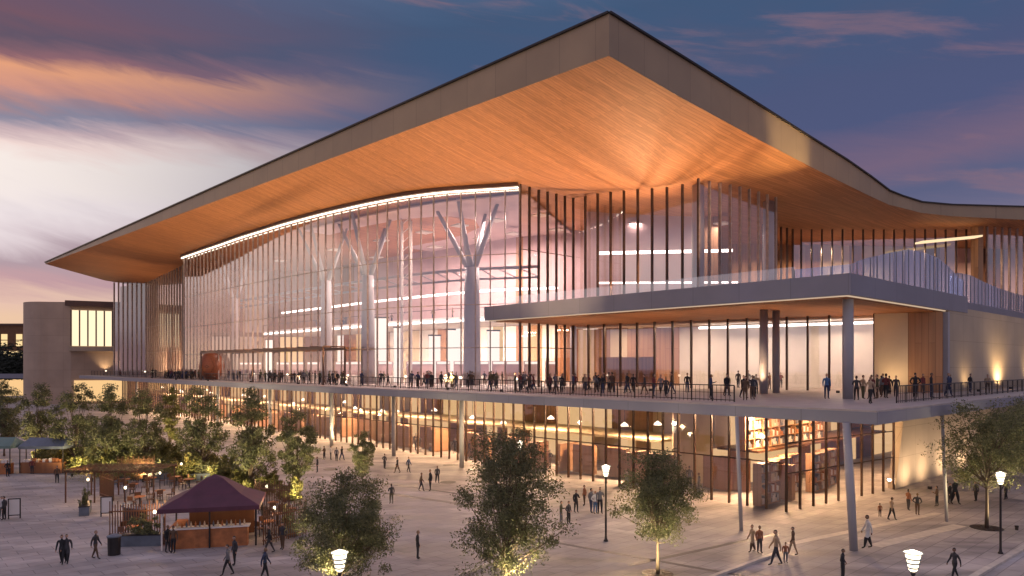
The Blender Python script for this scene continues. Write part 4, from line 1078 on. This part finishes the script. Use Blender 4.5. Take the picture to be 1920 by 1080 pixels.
for px,fy,hy,pose,top,leg,lab in (
 (1550,748,700,0,'blue','navy','person in blue standing at the terrace corner left of the canopy column'),
 (1632,757,706,1,'tan','black','person walking nearest the terrace edge at the corner'),
 (1606,751,704,2,'charcoal','black','dark person just right of the canopy column on the terrace'),
 (1618,748,703,5,'tan','olive','person in tan behind the corner walker on the terrace'),
 (1645,748,702,0,'olive','brown','person in olive right of the corner walker'),
 (1661,747,700,2,'maroon','black','person in maroon near the right railing start'),
 (1680,744,704,0,'charcoal','charcoal','person in charcoal by the right railing start'),
 (1716,746,698,5,'black','black','left of two dark figures at the right terrace railing'),
 (1746,746,699,0,'black','navy','right of two dark figures at the right terrace railing'),
 (1384,728,690,0,'charcoal','black','left of two figures by the pavilion glass'),
 (1403,728,692,5,'grey','charcoal','right of two figures by the pavilion glass'),
 (1443,730,698,2,'rust','brown','person by the paired canopy columns'),
 (1464,728,698,2,'maroon','charcoal','person seen right of the paired canopy columns'),
 (1478,727,699,0,'white','grey','pale-topped person before the pavilion glass'),
 (1500,726,688,0,'black','black','tall dark person alone before the pavilion glass'),
 (1858,727,698,0,'black','black','lone person at the wall uplight on the right terrace'),
 (728,724,700,1,'black','black','person walking close to the terrace edge left of the middle'),
 (286,708,688,0,'black','black','left of the dark pair at the far end of the terrace'),
 (292,708,690,2,'charcoal','black','right of the dark pair at the far end of the terrace')):
    p=gnd(px,fy,ZT); person(p,max(1.5,min(1.9,(fy-hy)/(fy-HY)*2.43)),rp.uniform(0,6.28),pose,top,leg,lab,GT2)
glx=[(p.x,p.y) for p in GL]
def crowd(n,u0,u1,v0,v1,label,group):
    for k in range(n):
        for _ in range(40):
            u=rp.uniform(u0,u1); v=rp.uniform(v0,v1); p=W(u,v,ZT)
            q=min(GL,key=lambda g_: abs((g_.x/g_.y)-(p.x/p.y)))
            if p.y<q.y-1.2 or p.x>2: break
        person(p,rp.uniform(1.55,1.85),rp.uniform(0,6.28),rp.choice((0,0,2,5,1,4,3)),None,None,label,group)
crowd(34,112,176,1.2,9,'small dark figure in the far crowd at the left end of the terrace','far crowd on the terrace')
crowd(46,62,112,3,9,'small figure in the crowd along the terrace before the curved tall glass','crowd before the tall glass')
crowd(44,30,62,3.4,15,'figure in the crowd behind the terrace railing left of the canopy','crowd left of the canopy')
crowd(30,10,32,3.5,15,'figure behind the terrace railing under the canopy','crowd under the canopy')
crowd(12,3,8,12,40,'figure behind the right-hand terrace railing','people at the right terrace railing')
for k in range(26):
    p=GA+dr2*rp.uniform(1.2,4.2)+dl2*rp.uniform(2,75)
    person((p.x,p.y,.02),rp.uniform(1.6,1.85),rp.uniform(0,6.28),rp.choice((0,2,5,1)),None,None,'shopper seen through the ground floor glass','shoppers behind the ground floor glass')
for k in range(24):
    q=rp.choice(off(GL,rp.uniform(3,12))); person((q.x,q.y,ZT),rp.uniform(1.6,1.85),rp.uniform(0,6.28),rp.choice((0,2,5,1)),None,None,'visitor inside the great hall behind the tall glass','visitors inside the great hall')
for k in range(10):
    q=rp.choice(MZ[1:]); person((q.x+rp.uniform(-3,3),q.y+rp.uniform(1,4)+2,16.75),rp.uniform(1.6,1.85),rp.uniform(0,6.28),rp.choice((0,2,5)),None,None,'visitor up on the lit mezzanine inside the hall','visitors on the mezzanine')

# ------------------------------------------------------------------ sky
w=bpy.data.worlds.new('World'); sc.world=w; w.use_nodes=True; nt=w.node_tree; nt.nodes.clear()
out=node(nt,'ShaderNodeOutputWorld'); bg=node(nt,'ShaderNodeBackground',Strength=.88); nt.links.new(bg.outputs[0],out.inputs[0])
tc=node(nt,'ShaderNodeTexCoord'); sx=node(nt,'ShaderNodeSeparateXYZ'); nt.links.new(tc.outputs['Generated'],sx.inputs[0])
def mth(op,a,b=None,c=None,clamp=False):
    n_=node(nt,'ShaderNodeMath',operation=op); n_.use_clamp=clamp
    for i,v in enumerate((a,b,c)):
        if v is None: continue
        if isinstance(v,(int,float)): n_.inputs[i].default_value=v
        else: nt.links.new(v,n_.inputs[i])
    return n_.outputs[0]
az=mth('ARCTAN2',sx.outputs[0],sx.outputs[1])
hyp=mth('SQRT',mth('ADD',mth('MULTIPLY',sx.outputs[0],sx.outputs[0]),mth('MULTIPLY',sx.outputs[1],sx.outputs[1])))
el=mth('DIVIDE',sx.outputs[2],mth('MAXIMUM',hyp,.02))
def noise(sx_,sy_,off_,det=5,rough=.6,dist=.6):
    cb=node(nt,'ShaderNodeCombineXYZ'); nt.links.new(mth('MULTIPLY',az,sx_),cb.inputs[0]); nt.links.new(mth('MULTIPLY_ADD',el,sy_,mth('MULTIPLY',az,off_[1])),cb.inputs[1]); cb.inputs[2].default_value=off_[0]
    z=node(nt,'ShaderNodeTexNoise',Scale=1.0,Detail=det,Roughness=rough,Distortion=dist); nt.links.new(cb.outputs[0],z.inputs['Vector']); return z.outputs['Fac']
n1=noise(1.6,6,(2.3,1.0)); n2_=noise(3.2,17,(7.1,3.4),6,.62,.5); n3=noise(.9,3.0,(4.4,.5),3,.5,.3)
# sky elevation warped a little, then drifting down to the right like the streaks
e2_=mth('ADD',el,mth('MULTIPLY',mth('SUBTRACT',n1,.5),.05)); e2_=mth('ADD',e2_,mth('MULTIPLY_ADD',az,-.10,-.038)); n4=noise(4.5,26,(9.2,5.0),6,.65,.8); e2_=mth('ADD',e2_,mth('MULTIPLY',mth('SUBTRACT',n4,.5),.055))
def ramp(fac,stops):
    r_=node(nt,'ShaderNodeValToRGB'); e=r_.color_ramp.elements
    for i,(p,c) in enumerate(stops):
        k=e[i] if i<2 else e.new(p); 
        k.position=p; k.color=c4([((x/255+.055)/1.055)**2.4 if x>10 else x/3294 for x in c])
    nt.links.new(fac,r_.inputs[0]); return r_.outputs[0]
e01=mth('MULTIPLY',e2_,1.6,None,True)
# elevation (tan) -> ramp position 1.6x
lr=ramp(e01,[(0,(226,188,158)),(.12,(228,192,163)),(.16,(222,186,170)),(.198,(190,152,158)),(.237,(172,150,160)),(.275,(215,200,205)),(.314,(232,220,222)),(.363,(238,226,222)),(.411,(240,228,222)),(.44,(236,212,206)),(.469,(195,170,175)),(.493,(138,135,155)),(.517,(165,135,142)),(.542,(205,145,128)),(.576,(226,158,120)),(.605,(140,98,105)),(.643,(94,80,98)),(.68,(112,82,96)),(.80,(88,82,108)),(1,(172,162,188))])
rr_=ramp(e01,[(0,(150,130,140)),(.15,(98,98,128)),(.205,(88,92,124)),(.27,(112,95,120)),(.31,(98,90,120)),(.36,(76,84,120)),(.45,(74,83,118)),(.55,(66,84,118)),(.70,(62,84,116)),(.82,(78,98,130)),(1,(165,165,195))])
fz=node(nt,'ShaderNodeMapRange'); fz.interpolation_type='SMOOTHSTEP'; fz.inputs['From Min'].default_value=-.64; fz.inputs['From Max'].default_value=-.06
nt.links.new(mth('ADD',az,mth('MULTIPLY',mth('SUBTRACT',n3,.5),.25)),fz.inputs['Value'])
# behind the viewer the sky closes to an even dusk lilac
mxs=node(nt,'ShaderNodeMix',data_type='RGBA'); nt.links.new(fz.outputs[0],mxs.inputs['Factor']); nt.links.new(lr,mxs.inputs['A']); nt.links.new(rr_,mxs.inputs['B'])
# pink streaks
stf=node(nt,'ShaderNodeMapRange'); stf.interpolation_type='SMOOTHSTEP'; stf.inputs['From Min'].default_value=.54; stf.inputs['From Max'].default_value=.70; stf.inputs['To Max'].default_value=.45
nt.links.new(n2_,stf.inputs['Value'])
pk=node(nt,'ShaderNodeMix',data_type='RGBA'); nt.links.new(mth('MULTIPLY',stf.outputs[0],mth('MULTIPLY_ADD',fz.outputs[0],.88,.12)),pk.inputs['Factor']); nt.links.new(mxs.outputs['Result'],pk.inputs['A']); pk.inputs['B'].default_value=(.30,.155,.175,1)
dkf=node(nt,'ShaderNodeMapRange'); dkf.interpolation_type='SMOOTHSTEP'; dkf.inputs['From Min'].default_value=.5; dkf.inputs['From Max'].default_value=.30; dkf.inputs['To Max'].default_value=.4
nt.links.new(n1,dkf.inputs['Value'])
dk=node(nt,'ShaderNodeMix',data_type='RGBA'); nt.links.new(mth('MULTIPLY',dkf.outputs[0],mth('MULTIPLY',el,2.2,None,True)),dk.inputs['Factor']); nt.links.new(pk.outputs['Result'],dk.inputs['A']); dk.inputs['B'].default_value=(.085,.085,.15,1)
# rear half
bk=node(nt,'ShaderNodeMapRange'); bk.interpolation_type='SMOOTHSTEP'; bk.inputs['From Min'].default_value=.1; bk.inputs['From Max'].default_value=-.5; nt.links.new(sx.outputs[1],bk.inputs['Value'])
bkm=node(nt,'ShaderNodeMix',data_type='RGBA'); nt.links.new(bk.outputs[0],bkm.inputs['Factor']); nt.links.new(dk.outputs['Result'],bkm.inputs['A']); bkm.inputs['B'].default_value=(.40,.36,.47,1)
sky=node(nt,'ShaderNodeTexSky',sky_type='NISHITA',sun_disc=False,sun_elevation=R(2),sun_rotation=R(-60)); 
sk=node(nt,'ShaderNodeVectorMath',operation='SCALE'); sk.inputs['Scale'].default_value=.004; nt.links.new(sky.outputs[0],sk.inputs[0])
ad=node(nt,'ShaderNodeVectorMath',operation='ADD'); nt.links.new(bkm.outputs['Result'],ad.inputs[0]); nt.links.new(sk.outputs[0],ad.inputs[1]); nt.links.new(ad.outputs[0],bg.inputs[0])
sun=lamp_obj('sun','SUN',(-100,60,60),.25,(1,.70,.52)); sun.data.angle=R(50); sun.rotation_euler=Vector((math.sin(R(60)),-math.cos(R(60)),-.09)).to_track_quat('-Z','Y').to_euler()

# ------------------------------------------------------------------ camera and output
cam=bpy.data.cameras.new('camera'); co_=bpy.data.objects.new('camera',cam); COL.objects.link(co_); sc.camera=co_
cam.sensor_width=36; cam.lens=36*F/1920; cam.shift_y=(HY-540)/1920; cam.clip_end=6000; cam.clip_start=.5
co_.location=(0,0,CH); co_.rotation_euler=(R(90),0,0)
sc.view_settings.view_transform='Standard'; sc.view_settings.look='None'; sc.view_settings.exposure=.28; sc.view_settings.gamma=1
sc.render.engine='CYCLES'; cy=sc.cycles
cy.use_denoising=True; cy.max_bounces=6; cy.diffuse_bounces=3; cy.glossy_bounces=2; cy.transparent_max_bounces=12; cy.transmission_bounces=2
cy.sample_clamp_indirect=4; cy.caustics_reflective=False; cy.caustics_refractive=False
